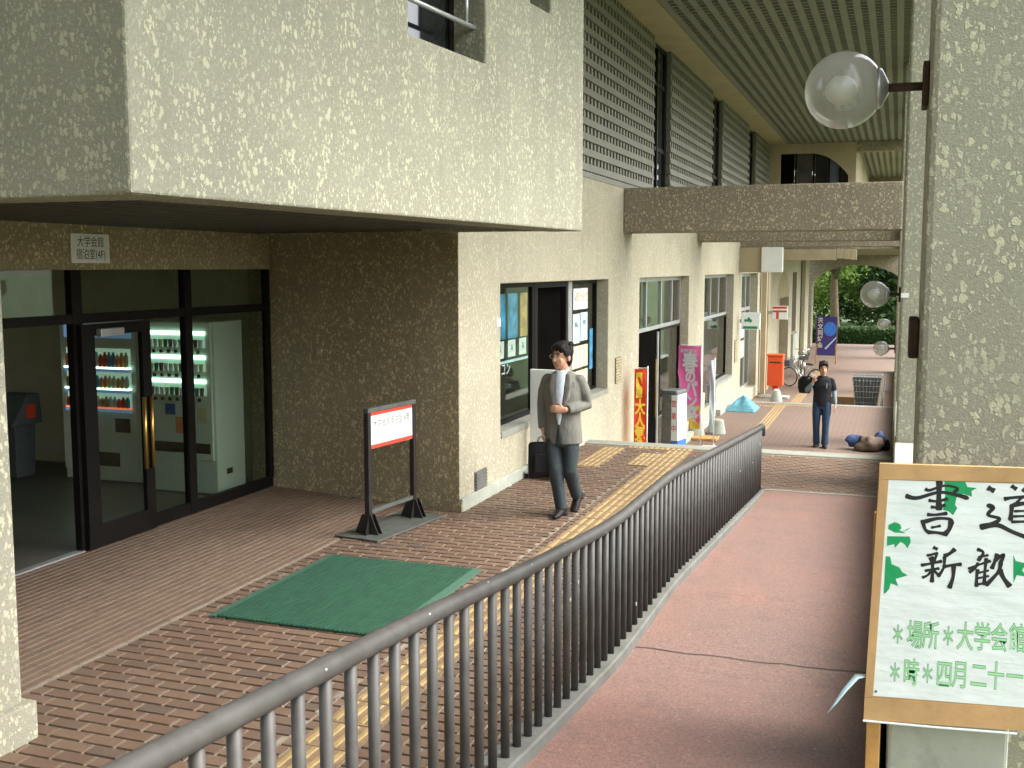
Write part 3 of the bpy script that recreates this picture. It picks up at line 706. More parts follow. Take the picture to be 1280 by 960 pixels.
MB().hexa([P1 + Vector((-.36, -.25, 2.79)), P1 + Vector((-.03, -.25, 2.79)), P1 + Vector((-.03, 0.012, 2.79)), P1 + Vector((-.36, 0.012, 2.79))], [P1 + Vector((-.36, -.25, 7.6)), P1 + Vector((-.03, -.25, 7.6)), P1 + Vector((-.03, 0.012, 7.6)), P1 + Vector((-.36, 0.012, 7.6))]).build('overhang_return', 'wall', bld)
MB().box(XF - 0.2, P1.x - 0.34, 9.5, 9.595, 2.79, 7.6).build('overhang_far_wall', 'wall', bld)
# upstairs windows set deep in the overhang
for (u0, u1, v0, v1) in OH:
    def pw(u, v, d_): return P0 + pd * u + pn * d_ + Vector((0, 0, v))
    wf = wallgrid(u0 + .002, u1 - .002, v0 + .002, v1 - .002, [(u0 + 0.06, u1 - 0.07, v0 + 0.05, v1 - .05)], lambda u, v, d_: pw(u, v, d_ + 0.26), 0.05).build('window', 'bronze', bld)
    wallgrid(u0 + .06, u1 - .07, v0 + .05, v1 - .05, [], lambda u, v, d_: pw(u, v, d_ + 0.28), 0.008).build('pane', 'darkglass', wf)
    gz = v0 + 0.26
    gb = MB().tube([pw(u0 - .0, gz, 0.09), pw(u1, gz, 0.09)], 0.018, 8); gb.tube([pw(u0, gz + .28, 0.09), pw(u1, gz + .28, 0.09)], 0.018, 8)
    gb.tube([pw(u1 - 0.14, gz, .09), pw(u1 - 0.14, gz + .28, .09)], 0.016, 8)
    gb.build('guard_bar', 'silver', wf, smooth=True)
# pillar carrying the overhang
bx('pillar', (-4.95, -4.24, 3.72, 4.27, -0.02, 2.775), 'wall', bld, bevel=0.02)
bx('plinth', (-5.0, -4.185, 3.67, 4.31, -0.02, 0.20), 'wall', bld, bevel=0.01)
# glazed entrance screen
Z_T = 2.435
ent = bx('entrance_frame', (XD - 0.03, XD + 0.03, 10.38, 10.46, 0.0, Z_T), 'bronze', bld)
for y0, y1 in ((7.38, 7.50), (8.92, 9.03), (5.6, 5.7)): bx('mullion', (XD - 0.035, XD + 0.035, y0, y1, 0.0, Z_T), 'bronze', ent)
bx('transom', (XD - 0.032, XD + 0.032, 5.4, 10.38, 1.98, 2.06), 'bronze', ent)
bx('bottom_rail', (XD - 0.028, XD + 0.028, 8.30, 10.38, 0.0, 0.11), 'bronze', ent)
bx('sill_track', (XD - 0.03, XD + 0.045, 5.4, 7.40, -0.02, 0.012), 'silver', ent)
for a, b in ((7.5, 8.92), (9.03, 10.38)): bx('pane', (XD - 0.004, XD + 0.004, a, b, 2.06, Z_T), 'doorglass', ent)
bx('pane', (XD - 0.004, XD + 0.004, 5.7, 7.38, 2.06, Z_T), 'doorglass', ent)
bx('pane', (XD - 0.004, XD + 0.004, 9.03, 10.38, 0.11, 1.98), 'doorglass', ent)
bx('pane', (XD - 0.004, XD + 0.004, 8.33, 8.92, 0.11, 1.98), 'doorglass', ent)
dl = MB(); xa, xb = XD + 0.04, XD + 0.085
dl.box(xa, xb, 7.42, 7.58, 0.012, 1.97); dl.box(xa, xb, 8.20, 8.32, 0.012, 1.97); dl.box(xa + .001, xb - .001, 7.58, 8.20, 0.012, 0.20); dl.box(xa + .001, xb - .001, 7.58, 8.20, 1.87, 1.97)
door = dl.build('entrance_door', 'bronze', bld)
bx('pane', (XD + 0.058, XD + 0.066, 7.58, 8.20, 0.20, 1.87), 'doorglass', door)
for y in (8.17, 8.27): MB().tube([(XD + 0.11, y, 0.60), (XD + 0.11, y, 1.27)], 0.018, 10).build('handle', 'brass', door, smooth=True)
bx('closer', (XD + 0.086, XD + 0.14, 7.6, 7.9, 1.86, 1.93), 'silver', door, bevel=.006)
# lobby behind
lob = MB(); lob.box(-11.5, -11.4, 4.6, 10.9, -0.1, 2.9); lob.box(-11.4, XD - 0.3, 10.85, 10.95, -0.1, 2.9); lob.box(-11.4, XD - 0.06, 4.6, 4.7, -.1, 2.9)
lob.build('lobby_wall', 'interior', bld)
bx('lobby_floor', (-11.4, XD - 0.031, 4.7, 10.85, -0.1, -0.004), 'intfloor', bld)
bx('lobby_ceiling', (-11.4, XD - 0.35, 4.7, 10.85, 2.6, 2.7), 'interior', bld)
bx('lobby_rail', (-11.39, -11.3, 5, 10.8, 0.86, 0.92), 'bronze', bld)

bx('leak_filler', (-8.2, XF - 0.36, 9.6, 36.9, 3.01, 3.6), 'tan', bld); bx('leak_filler', (-8.2, XF - 0.21, 9.9, 10.9, 2.9, 3.0), 'tan', bld)  # unseen filler slabs added to stop light leaking in over the side wall
# --- upper gallery: louvred screen, edge beam, battened ceiling
bx('gallery_sill', (XF - 0.33, XF - 0.001, 9.93, 36.9, 3.692, 3.77), 'slat', bld)
bx('louver_backing', (XF - 0.34, XF - 0.30, 9.93, 36.9, 3.77, 6.5), 'slatback', bld)
secs = [(9.95, 19.0), (20.45, 25.35), (26.75, 31.7), (33.15, 36.85)]
rows = 13; zr0, zr1 = 3.79, 6.46; pr = (zr1 - zr0) / rows
for (a, b) in secs:
    for i in range(rows):
        z = zr0 + i * pr
        MB().hexa([(XF - .12, a, z + .02), (XF - .015, a, z), (XF - .015, b, z), (XF - .12, b, z + .02)], [(XF - .12, a, z + pr * .55), (XF - .03, a, z + pr * .5), (XF - .03, b, z + pr * .5), (XF - .12, b, z + pr * .55)]).build('louver_slat', 'slat', bld)
    fm = MB(); y = a + 0.05
    while y < b - 0.06:
        fm.box(XF - 0.13, XF - 0.045, y, y + 0.085, zr0 - .01, zr1 + .01); y += 0.19
    fm.build('louver_fins', 'slat', bld, kind='stuff')
for (a, b) in ((19.02, 20.43), (25.37, 26.73), (31.72, 33.13)):
    window(a, b, 3.775, 6.44, ((a + b) / 2,), (4.6, 5.75), [(a + .05, b - .05, 3.83, 6.39)], x=XF - 0.16, t=0.07, glass='darkglass')
bx('edge_beam', (XF - 0.34, -3.60, 9.62, 37.0, 6.462, 7.0), 'tan', bld)
for i in range(17):
    x = -3.585 + i * 0.213
    bx('ceiling_batten', (x, x + 0.108, 8.0, 52.0, 6.47, 6.52), 'ceil', bld)
mb = MB(); y = 8.05
while y < 52: mb.box(-3.59, 0.04, y, y + 0.06, 6.476, 6.515); y += 0.21
mb.build('ceiling_cross_bars', 'ceil', bld, kind='stuff')
bx('ceiling_plenum', (-3.599, 0.6, -5.0, 60.0, 6.66, 7.2), 'ceilgap', bld)
bx('roof_slab', (-8.2, -3.601, -5.0, 60.0, 7.61, 7.9), 'tan', bld)
bx('roof_edge', (0.05, 0.62, -5.0, 60.0, 6.46, 6.655), 'tan', bld)
# transverse beams
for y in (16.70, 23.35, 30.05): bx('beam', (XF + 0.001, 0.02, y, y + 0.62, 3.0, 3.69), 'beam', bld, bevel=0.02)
# far upper end: arched window wall, balcony slab
pts = [(-4.09, 3.7), (-1.42, 3.7), (-1.42, 6.46), (-4.09, 6.46)]
op = [(-3.80, 3.71)] + [(-3.80, 6.16)] + [(-3.0 + 1.35 * t, 6.16 - 0.75 * t ** 2.4) for t in [i / 8 for i in range(9)]] + [(-1.65, 3.71)]
mb = MB(); n0 = len(op)
# wall above and beside the opening as quads from the opening up to the top
top = [(x, 6.46) for x, z in op[1:-1]]
for (a, ta), (b, tb) in zip(zip(op[1:-1], top), zip(op[2:-1], top[1:])):
    mb.hexa([(a[0], 36.9, a[1]), (b[0], 36.9, b[1]), (tb[0], 36.9, 6.46), (ta[0], 36.9, 6.46)], [(a[0], 37.2, a[1]), (b[0], 37.2, b[1]), (tb[0], 37.2, 6.46), (ta[0], 37.2, 6.46)])
mb.box(-4.6, -3.80, 36.905, 37.2, 3.7, 6.46); mb.box(-1.65, -1.42, 36.9, 37.2, 3.7, 6.46)
mb.build('gallery_end_wall', 'tan', bld)
gw = bx('window', (-3.80, -1.65, 37.06, 37.10, 4.75, 4.85), 'bronze', bld)
for x in (-3.35, -2.78, -2.3, -1.95): bx('mullion', (x, x + 0.07, 37.05, 37.11, 3.7, 6.3), 'bronze', gw)
for a, b, mt in ((-3.8, -3.36, 'dark'), (-3.28, -2.79, 'purpleglass'), (-2.70, -2.31, 'darkglass'), (-2.23, -1.96, 'blueglass'), (-1.88, -1.66, 'darkglass')): bx('pane', (a, b, 37.115, 37.125, 3.7, 6.3), mt, gw)
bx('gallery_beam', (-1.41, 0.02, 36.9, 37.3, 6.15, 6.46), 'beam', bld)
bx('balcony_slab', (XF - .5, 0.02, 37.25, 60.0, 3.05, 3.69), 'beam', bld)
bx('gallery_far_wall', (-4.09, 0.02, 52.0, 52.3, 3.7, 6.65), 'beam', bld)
bx('gallery_side_wall', (-1.65, -1.42, 37.21, 51.9, 3.7, 6.46), 'tan', bld)
# stepped soffit blocks under the balcony, paler to stand in for light on the arches
for a, b, z in ((XF, -1.95, 2.69), (-1.94, -1.72, 2.74), (-1.71, -1.5, 2.72), (-1.49, -1.32, 2.70)): bx('soffit_block', (a, b, 36.95 + (0.02 if a > -2 else 0) + (a + 2) * .05 * (a > -2), 37.5, z, 3.045), 'tan', bld, bevel=0.01)
# --- post office end of the front, with pointed niche and narrow windows
H2 = [(30.9, 34.6, Z3 + 0.35, 2.28), (46.4, 48.4, -0.3, 2.25)]
wallgrid(30.45, 52.5, -1.85, 3.045, H2 + [(40.6, 45.0, Z3 - .3, 1.3)], lambda u, v, d_: (XF - 0.05 - d_, u, v), 0.4).build('post_office_wall', 'facade', bld, bevel=0.01)
# pointed head of the niche
hp_ = [(40.6, 1.3), (40.75, 1.65), (41.3, 2.05), (42.8, 2.35), (44.3, 2.05), (44.85, 1.65), (45.0, 1.3)]
mb = MB(); mb.prism([(y, z) for y, z in hp_], 'x', XF - 0.044, XF - 0.052); mb.box(XF - .45, XF - .40, 40.5, 45.1, Z3, 1.35)
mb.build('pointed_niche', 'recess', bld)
window(30.92, 34.58, Z3 + 0.37, 2.27, (31.6, 33.4), (1.2,), [(31.0, 34.5, Z3 + 0.42, 2.2)], x=XF - 0.3, t=0.09, mat='silver')
bx('notice', (XF - 0.285, XF - 0.28, 32.6, 33.3, 0.35, 0.85), 'paper', bld); bx('notice', (XF - 0.285, XF - 0.28, 32.6, 33.3, -0.25, 0.25), 'cream', bld)
bx('corner_post', (XF + 0.0, XF + 0.16, 35.2, 35.45, Z3, 3.04), 'tan', bld, bevel=0.01)
bx('pilaster', (XF - 0.04, XF + 0.10, 36.3, 36.9, Z3, 2.6), 'tan', bld, bevel=.01)
bx('window', (XF - .28, XF - .24, 46.4, 48.4, -0.3, 2.25), 'darkglass', bld)
bx('sill_panel', (XF - .06, XF + .05, 46.3, 48.5, Z3, -0.32), 'concrete', bld, bevel=.01)
bx('pier', (XF - .02, XF + 0.16, 50.4, 52.4, Z3, 3.04), 'facade', bld, bevel=.02)
# end arch towards the garden
ar = MB(); CXA, SA = -1.95, 2.2; K = 20
arc = [(CXA - SA * math.cos(math.pi * i / K), 1.45 + 1.12 * math.sin(math.pi * i / K)) for i in range(K + 1)]
for (a, b) in zip(arc, arc[1:]):
    ar.hexa([(a[0], 57.0, a[1]), (b[0], 57.0, b[1]), (b[0], 57.0, 3.04), (a[0], 57.0, 3.04)], [(a[0], 58.4, a[1]), (b[0], 58.4, b[1]), (b[0], 58.4, 3.04), (a[0], 58.4, 3.04)])
ar.box(-7.5, arc[0][0], 57.0, 58.4, -1.85, 3.04); ar.box(arc[-1][0], 0.9, 57, 58.4, -1.85, 3.04)
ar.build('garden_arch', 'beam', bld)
# --- columns on the open side
COLS = [(0.085, 0.95, 4.25, 4.95), (0.03, 0.48, 12.6, 13.3), (0.025, 0.48, 16.75, 17.35), (-0.01, 0.45, 23.1, 23.75), (-0.02, 0.45, 30.1, 30.8), (-0.03, 0.45, 37.0, 37.7), (-0.03, 0.45, 44.0, 44.7), (-0.03, 0.45, 51.0, 51.7)]
for x0, x1, y0, y1 in COLS: bx('column', (x0, x1, y0, y1, -1.88, 6.46), 'wall', bld, bevel=0.025)
bx('rear_shade_block', (-8.2, -1.8, -4.99, 0.9, 2.95, 7.6), 'wall', bld)  # unseen block added behind the camera to darken the overhang's end wall
bx('rear_shade_wall', (-8.2, -0.4, -5.3, -5.0, -1.8, 7.6), 'wall', bld)  # unseen wall added to cut the light on faces turned to the camera
# parapet between them
par = tag(MB().prism([(3.99, 0.90), (12.59, 0.53), (12.59, -1.87), (3.99, -1.87)], 'x', 0.022, 0.42).build('parapet_wall', 'concrete', None, bevel=0.012), 'pale concrete parapet sloping down beside the red ramp behind the poster board', 'wall', 'parapets between the columns')
for (a, b, z, lb) in ((13.31, 16.74, 0.50, 'pale concrete parapet beside the step edge at the foot of the red ramp'), (17.36, 23.09, -0.62, 'pale concrete parapet beside the heap of brown and blue cloth'), (23.76, 30.09, -0.66, 'pale concrete parapet leading up to the wire basket'), (30.81, 36.99, -1.1, 'low concrete parapet just beyond the wire basket'), (37.71, 43.99, -1.1, 'low concrete parapet across from the purple banner')):
    tag(bx('parapet_wall', (0.021, 0.40, a, b, -1.87, z), 'concrete', None, bevel=0.012), lb, 'wall', 'parapets between the columns')

# ================================================================== GLOBE LAMPS
def lamp(x, y, z, xw, label, rad=0.152):
    t = thing('globe_lamp', label, 'wall lamp', (x, y, z), 0, 'globe wall lamps on the columns')
    MB().ball((0, 0, 0), rad, 40, 24).build('globe', 'globe', t, smooth=True)
    MB().ball((-.01, 0, 0.0), (rad * .42, rad * .38, rad * .38), 20, 12).build('bulb', 'white', t, smooth=True)
    L = xw - x
    nk = MB().loft([(rad * .82, 0, 0), (rad * .95, 0, 0), (rad * 1.12, 0, 0)], [(rad * .56, rad * .56), (rad * .50, rad * .50), (rad * .16, rad * .16)], 20)
    nk.build('collar', 'silver', t, smooth=True)
    MB().tube([(rad * 1.05, 0, 0), (L - 0.005, 0, 0)], 0.017, 10).build('arm', 'rust', t, smooth=True)
    MB().box(L - 0.025, L - 0.002, -0.075, 0.075, -0.085, 0.085).build('wall_plate', 'rust', t, bevel=.006)
    return t
lamp(-0.235, 4.62, 3.165, 0.085, 'large clear globe lamp high on the near speckled column above the poster board')
lamp(-0.255, 12.95, 2.155, 0.03, 'clear globe lamp on the column past the end of the ramp')
lamp(-0.295, 23.4, 0.80, -0.01, 'clear globe lamp hanging lowest, above the wire basket')
lamp(-0.35, 30.5, 0.95, -0.02, 'small clear globe lamp on the column behind the wire basket')
lamp(-0.34, 37.3, 0.62, -0.03, 'tiny clear globe lamp on the column nearest the garden hedge')
tag(bx('junction_box', (0.045, 0.083, 4.55, 4.75, 2.10, 2.26), 'rust', None, bevel=.008), 'small rusty junction box on the near column below the large globe', 'box')
tag(bx('white_tag', (0.03, 0.11, 12.592, 12.599, 2.13, 2.18), 'white'), 'small white tag on the column beside the second globe lamp', 'tag')

# ================================================================== ENTRANCE THINGS
# wall sign
t = thing('entrance_sign', 'small white sign with black characters on the lintel above the glass doors', 'sign', (XD + 0.05, 7.6, 2.62))
bx('plate', (0.001, 0.016, -0.235, 0.235, -0.125, 0.125), 'white', t, bevel=.003)
for s, z, w_ in (('大学会館', 0.05, .85), ('宿泊室(4F)', -0.055, .80)): text(s, 0.098, 'ink', faceX(0.0175, 0, z), t, sx=w_)
# vending machines
def vending(label, x0, x1, yf, dep, h, kind):
    t = thing('vending_machine', label, 'vending machine', ((x0 + x1) / 2, yf, 0)); w_ = (x1 - x0) / 2
    bx('body', (-w_, w_, 0.03, dep, 0.0, h), 'offwhite', t, bevel=.012)
    fr = bx('front_door', (-w_ + .01, w_ - .03, 0.0, 0.028, 0.37 if kind == 'cup' else .12, h - .01), 'offwhite', t, bevel=.006)
    if kind == 'cup':
        for i, z in enumerate((1.70, 1.44, 1.18)):
            r_ = bx('display_row', (-w_ + .07, w_ - .09, -.004, 0.004, z - .10, z + .08), 'rowback', t)
            bx('light_strip', (-w_ + .07, w_ - .09, -.02, -.005, z + .035, z + .075), 'soda', r_)
            cups = {}
            for k in range(11):
                x = -w_ + .11 + k * (2 * w_ - .24) / 10; cups.setdefault(('white', 'cream', 'sack', 'white', 'green')[(k * 3 + i) % 5], MB()).lathe((x, -.03, z - .098), [(.018, 0), (.024, .07), (.024, .085)], 10)
            for c_, m_ in cups.items(): m_.build('sample_cups', c_, r_, kind='stuff')
            for k in range(7): bx('button', (-w_ + .11 + k * (2 * w_ - .26) / 6.5, -w_ + .145 + k * (2 * w_ - .26) / 6.5, -.012, -.001, z - .165, z - .13), 'black', t)
        bx('instruction_label', (-w_ + .25, -w_ + .38, -.004, -.001, .86, .98), 'blue', t); bx('instruction_label', (-w_ + .38, -w_ + .52, -.004, -.001, .66, .84), 'orangeprint', t)
        bx('instruction_label', (w_ - .22, w_ - .09, -.004, -.001, .78, .95), 'cream', t)
        bx('delivery_slot', (-w_ + .08, w_ - .06, -.012, -.001, .45, .56), 'black', t)
        bx('side_plate', (w_ + .001, w_ + .008, .2, .3, .20, .26), 'black', t)
    else:
        bx('header', (-w_ + .08, w_ - .08, -.010, -.001, h - .2, h - .05), 'bluepanel', t)
        for i, z in enumerate((1.42, 1.18, .96)):
            r_ = bx('display_row', (-w_ + .10, w_ - .10, -.004, .004, z - .09, z + .12), 'rowback', t)
            bx('light_strip', (-w_ + .10, w_ - .10, -.05, -.005, z - .11, z - .092), ('soda', 'soda', 'redlit')[i], r_)
            cans = {}
            for k in range(15):
                x = -w_ + .14 + k * (2 * w_ - .28) / 14; hh = (.17, .14, .12)[i] * (1 if k % 4 else .85)
                cans.setdefault(('orangeprint', 'cream', 'poster2', 'paper', 'redcloth', 'poster1')[(k // 2 + i * 2) % 6], MB()).lathe((x, -.03, z - .09), [(.025, 0), (.025, hh * .72), (.013, hh * .9), (.013, hh)], 10)
            for c_, m_ in cans.items(): m_.build('sample_bottles', c_, r_, kind='stuff')
            bx('price_strip', (-w_ + .10, w_ - .10, -.052, -.006, z - .145, z - .112), 'bluepanel', r_)
        bx('coin_panel', (w_ - .34, w_ - .14, -.012, -.001, .58, .74), 'black', t)
        bx('delivery_slot', (-w_ + .15, w_ - .3, -.012, -.001, .18, .34), 'black', t)
    return t
M['redlit'] = emit('lit_red_strip', (0.8, 0.2, 0.1), 0.22)
vending('white cup vending machine with three lit rows behind the right glass panes', -7.76, -6.88, 9.77, 0.56, 1.88, 'cup')
vending('wide drinks vending machine with coloured lit shelves behind the sliding door', -9.15, -8.05, 10.02, 0.6, 1.86, 'drink')
t = thing('waste_bin', 'dark grey waste bin with tilted lid in the lobby behind the open door', 'bin', (-9.75, 9.9, 0))
MB().loft([(0, 0, 0), (0, 0, .62)], [(.20, .20), (.23, .23)], 4, ref=(1, 1, 0)).build('bin_body', 'bin', t, bevel=.015)
MB().prism([(-.24, .625), (.24, .625), (.20, .98), (.02, .98)], 'x', -.2, .2).build('lid', 'bin', t, bevel=.015)
bx('notice', (.201, .206, -.02, .12, .70, .86), 'redcloth', t)

# green mat
t = thing('door_mat', 'large green ribbed mat with pale side borders lying on the brick paving', 'mat', (-3.82, 7.14, 0.002)); t.scale = (1.06, 1, 1)
for i in range(4): bx('mat_panel', (-.60 + i * .30, -.60 + (i + 1) * .30 - .004, -.86, .86, 0.0, .012), 'mat', t, bevel=.003)
mb = MB()
for i in range(4):
    for k in range(9): mb.box(-.595 + i * .30 + k * .0325, -.595 + i * .30 + k * .0325 + .016, -.855, .855, .010, .0165)
mb.build('ribs', 'mat', t, kind='stuff')
for s in (-1, 1): MB().hexa([(s * .601, -.87, 0), (s * .67, -.87, 0), (s * .67, .87, 0), (s * .601, .87, 0)], [(s * .601, -.87, .012), (s * .665, -.87, .004), (s * .665, .87, .004), (s * .601, .87, .012)]).build('border', 'matedge', t)

# black sign stand
sx0, sy0 = -4.47, 9.13
t = thing('sign_stand', 'black frame sign stand with red edged white panel before the speckled side wall', 'sign stand', (sx0, sy0, 0), R(-8))
bx('base_plate', (-.24, .24, -.58, .58, 0.004, .02), 'steelplate', t, bevel=.004)
for s in (-1, 1):
    y = s * .38
    bx('post', (-.025, .025, y - .025, y + .025, .02, 1.14), 'black', t, bevel=.003)
    MB().prism([(-.13, .02), (.13, .02), (.05, .20), (-.05, .20)], 'y', y - .0285, y - .034).build('gusset', 'black', t)
    MB().prism([(-.13, .02), (.13, .02), (.05, .20), (-.05, .20)], 'y', y + .0285, y + .034).build('gusset', 'black', t)
    MB().prism([(y - .1, .02), (y + .1, .02), (y + .04, .20), (y - .04, .20)], 'x', .027, .032).build('gusset', 'black', t)
bx('top_rail', (-.026, .026, -.404, .404, 1.141, 1.18), 'steelplate', t, bevel=.003)
bx('lower_rail', (-.015, .015, -.354, .354, .20, .235), 'steelplate', t)
pn_ = bx('panel', (-.012, .012, -.352, .352, .80, 1.138), 'white', t)
bx('red_edge', (-.0135, .0135, -.3515, .3515, 1.105, 1.1385), 'red', pn_); bx('red_edge', (-.0135, .0135, -.3515, .3515, .7995, .836), 'red', pn_)
text('大学会館宿泊室 4階', 0.085, 'ink', faceX(.0132, 0, 1.02), t, sx=.82)
text('受付時間  9:00 - 16:30', 0.035, 'palblue', faceX(.0132, 0, .90), t)

# white board on castors by the shop window
t = thing('white_board', 'white display board on a low castor stand against the shop wall', 'board', (-3.835, 11.98, 0), R(-8))
bx('board', (-.21, .21, -.03, .03, .09, 1.27), 'white', t, bevel=.01)
bx('base', (-.22, .20, -.22, .22, .055, .085), 'silver', t, bevel=.008)
for sx_ in (-1, 1):
    for sy_ in (-1, 1): MB().torus((sx_ * .17, sy_ * .18, .027), .018, .009, 'x', 14, 6).build('castor', 'tyre', t, smooth=True)

# posters in the shop window
def poster(label, y0, y1, z0, z1, mat, x=XG + 0.012, txt=None, cat='poster'):
    o = tag(bx('window_poster', (x, x + .003, y0, y1, z0, z1), mat), label, cat, 'posters on the shop window')
    if txt:
        for s, sz, m_, dy, dz in txt: text(s, sz, m_, faceX(x + .0045, (y0 + y1) / 2 + dy, (z0 + z1) / 2 + dz), o, offset=.001)
    return o
ex = .0
for i, y in enumerate((11.55, 11.98)): poster(['tall sea blue poster beside the window edge', 'tall sea blue poster next to the orange poster'][i], y, y + .34, 1.62, 2.15, 'poster1', XG - .012)
poster('tall orange and brown poster in the display pane', 12.42, 12.68, 1.62, 2.15, 'poster2', XG - .012)
for i, y in enumerate((11.58, 11.98, 12.38)): poster(['small white price card under the first blue poster', 'small white price card under the second blue poster', 'small white price card under the orange poster'][i], y, y + .26, 1.40, 1.60, 'paper', XG - .012, [('A', .13, 'ink', 0, 0)])
poster('narrow pale strip with bold white letters below it across the display pane', 11.25, 12.7, 1.335, 1.365, 'palblue', XG - .012, [('パソコン', .17, 'paper', -.25, -.09)])
poster('white sheet with orange handwriting at the top of the poster pane', 14.62, 15.36, 1.86, 2.16, 'paper', XG + .012, [('旅行受付', .16, 'orangeprint', .06, 0.02), ('中', .10, 'poster1', -.28, 0)])
poster('pale blue timetable sheet beside the mullion', 14.60, 14.95, 1.38, 1.80, 'palblue', XG + .012, [('運賃', .08, 'ink', 0, .05)])
poster('pale blue timetable sheet beside the glass edge', 14.99, 15.36, 1.40, 1.81, 'palblue', XG + .012, [('時刻', .08, 'ink', 0, .05)])
k = 0
for r_ in range(2):
    for c_ in range(4):
        y = 14.56 + c_ * .21
        poster(('cream leaflet in the row right under the timetable sheets', 'cream leaflet in the bottom row of the poster pane')[r_], y, y + .19, 1.02 - r_ * .36, 1.34 - r_ * .36, 'cream', XG + .012)
poster('narrow blue and orange notice at the far edge of the poster pane', 15.48, 15.66, 0.95, 1.55, 'poster1', XG + .012)

# ================================================================== banners, sign box, weights on the lower paving
def cloth(mb, w_, h, z0, nx=8, nz=18, bow=0.05, ph=0.0, thick=.004, taper=None):
    V = []; 
    for s in (0, 1):
        for k in range(nz + 1):
            for i in range(nx + 1):
                u, v = i / nx, k / nz
                x = (u - .5) * w_ * (taper(v) if taper else 1) + (0.5 * w_ * (1 - (taper(v) if taper else 1)))
                yy = bow * math.sin(u * 3.1 + ph) * math.sin(v * 2.6 + .3 + ph) + .02 * math.sin(v * 9 + u * 4 + ph) + s * thick
                V.append((x, yy, z0 + v * h))
    o = (nx + 1) * (nz + 1); F = []
    for s in (0, 1):
        for k in range(nz):
            for i in range(nx):
                a = s * o + k * (nx + 1) + i; F.append((a, a + 1, a + nx + 2, a + nx + 1))
    return mb.add(V, F)
def banner(label, loc, rz, w_, h, z0, mat, taper=None, bow=.05, ph=0):
    t = thing('nobori_banner', label, 'banner', loc, rz, 'upright cloth banners by the shop doors')
    cloth(MB(), w_, h, z0, bow=bow, ph=ph, taper=taper).build('cloth', mat, t, smooth=True)
    MB().tube([(w_ / 2 + .012, 0.012, 0.03), (w_ / 2 + .012, 0.012, z0 + h + .05)], .011, 8).build('pole', 'white', t, smooth=True)
    MB().tube([(w_ / 2 + .012, 0.012, z0 + h + .015), (-w_ / 2 + .05, 0.02, z0 + h + .015)], .006, 6).build('cross_arm', 'white', t)
    b = MB().tube([(w_ / 2 - .2, 0, .015), (w_ / 2 + .24, 0, .015)], .012, 8); b.tube([(w_ / 2 + .012, -.22, .015), (w_ / 2 + .012, .24, .015)], .012, 8)
    b.build('foot', 'white', t)
    return t
t = banner('narrow red banner with yellow lettering by the black shop door', (-3.86, 17.0, Z2), R(8), 0.20, 1.75, 0.22, 'redcloth', bow=.02)
cloth(MB(), .10, .42, 1.50, 4, 8, .02).xform(Matrix.Translation((-.02, -.016, 0))).build('yellow_patch', 'yel', t, smooth=True)
for i, s in enumerate('大人気うまい'): text(s, .26, 'yel', faceY(0.0, -.028, 1.34 - i * .215), t, sx=.66, offset=.009)
t = banner('pink banner with white brush lettering and a yellow foot by the shop door', (-3.78, 20.9, Z2), R(-8), 0.46, 1.62, 0.46, 'pink', taper=lambda v: .42 + .58 * min(1, v * 1.5), bow=.04)
cloth(MB(), .46, .46, .458, 8, 8, .04, taper=lambda v: .42 + .58 * v * .43).xform(Matrix.Translation((0, -.010, 0))).build('yellow_foot', 'yel', t, smooth=True)
text('期間限定', .085, 'paper', faceY(0.0, -.05, 1.98), t, offset=.001)
for i, (s, z, q) in enumerate((('春', 1.74, .40), ('の', 1.47, .28), ('パ', 1.22, .34), ('ン', 0.98, .32), ('祭', 0.72, .34))): text(s, q, 'paper', faceY(0.03 + i * .012, -.058, z), t, sx=.8, offset=.012)
t = banner('pale blue banner half hidden behind the pink banner', (-3.45, 21.6, Z2), R(4), 0.08, 1.45, 0.3, 'palblue', bow=.02, ph=1)
# sign box
t = thing('sign_box', 'grey upright sign box with white and blue face beside the shop door', 'sign', (-3.72, 18.85, Z2), R(-12))
bx('case', (-.15, .15, -.10, .34, .03, 1.44), 'bin', t, bevel=.03)
bx('face', (.13, .158, -.08, .32, .55, 1.36), 'paper', t); bx('blue_face', (.13, .159, -.08, .32, .12, .545), 'blue', t)
MB().prism([(-.13, .18), (.12, .18), (.12, 1.36), (-.13, 1.36)], 'y', -.103, -.106).build('front_panel', 'wire', t)
bx('front_face', (0.05, .145, -.1085, -.1065, .55, 1.36), 'paper', t); bx('front_blue', (0.05, .145, -.1085, -.1065, .12, .545), 'blue', t)
for i, s in enumerate('営業中'): text(s, .13, 'red', faceY(.098, -.110, 1.20 - i * .22), t, sx=.75, offset=.002)
# weights, plank, tarpaulin
for (x, y, lb) in ((-3.62, 23.4, 'grey concrete weight standing clear on the paving past the pink banner'), (-3.98, 22.85, 'grey concrete weight right behind the foot of the pink banner')):
    t = tag(MB().lathe((0, 0, 0), [(.20, 0), (.20, .03), (.155, .29), (.14, .315), (.04, .32)], 24).build('concrete_weight', 'concrete', None, smooth=False, bevel=.008), lb, 'weight', 'concrete banner weights')
    t.location = (x, y, Z2)
tag(bx('timber_plank', (-4.06, -3.45, 22.3, 22.75, Z2 + .002, Z2 + .05), 'wood', None, bevel=.004), 'orange timber plank on the paving under the pink banner', 'plank')
tp = MB(); V = []; n_ = 14
for i in range(n_):
    for k in range(n_):
        u, v = i / (n_ - 1) * 2 - 1, k / (n_ - 1) * 2 - 1; rr = max(abs(u), abs(v))
        V.append((u * .38, v * .5, .34 * max(0, 1 - rr ** 1.3) * (1 + .3 * noise.noise((u * 2, v * 2, 3))) + .02 * abs(noise.noise((u * 4, v * 4, 1))) + .008))
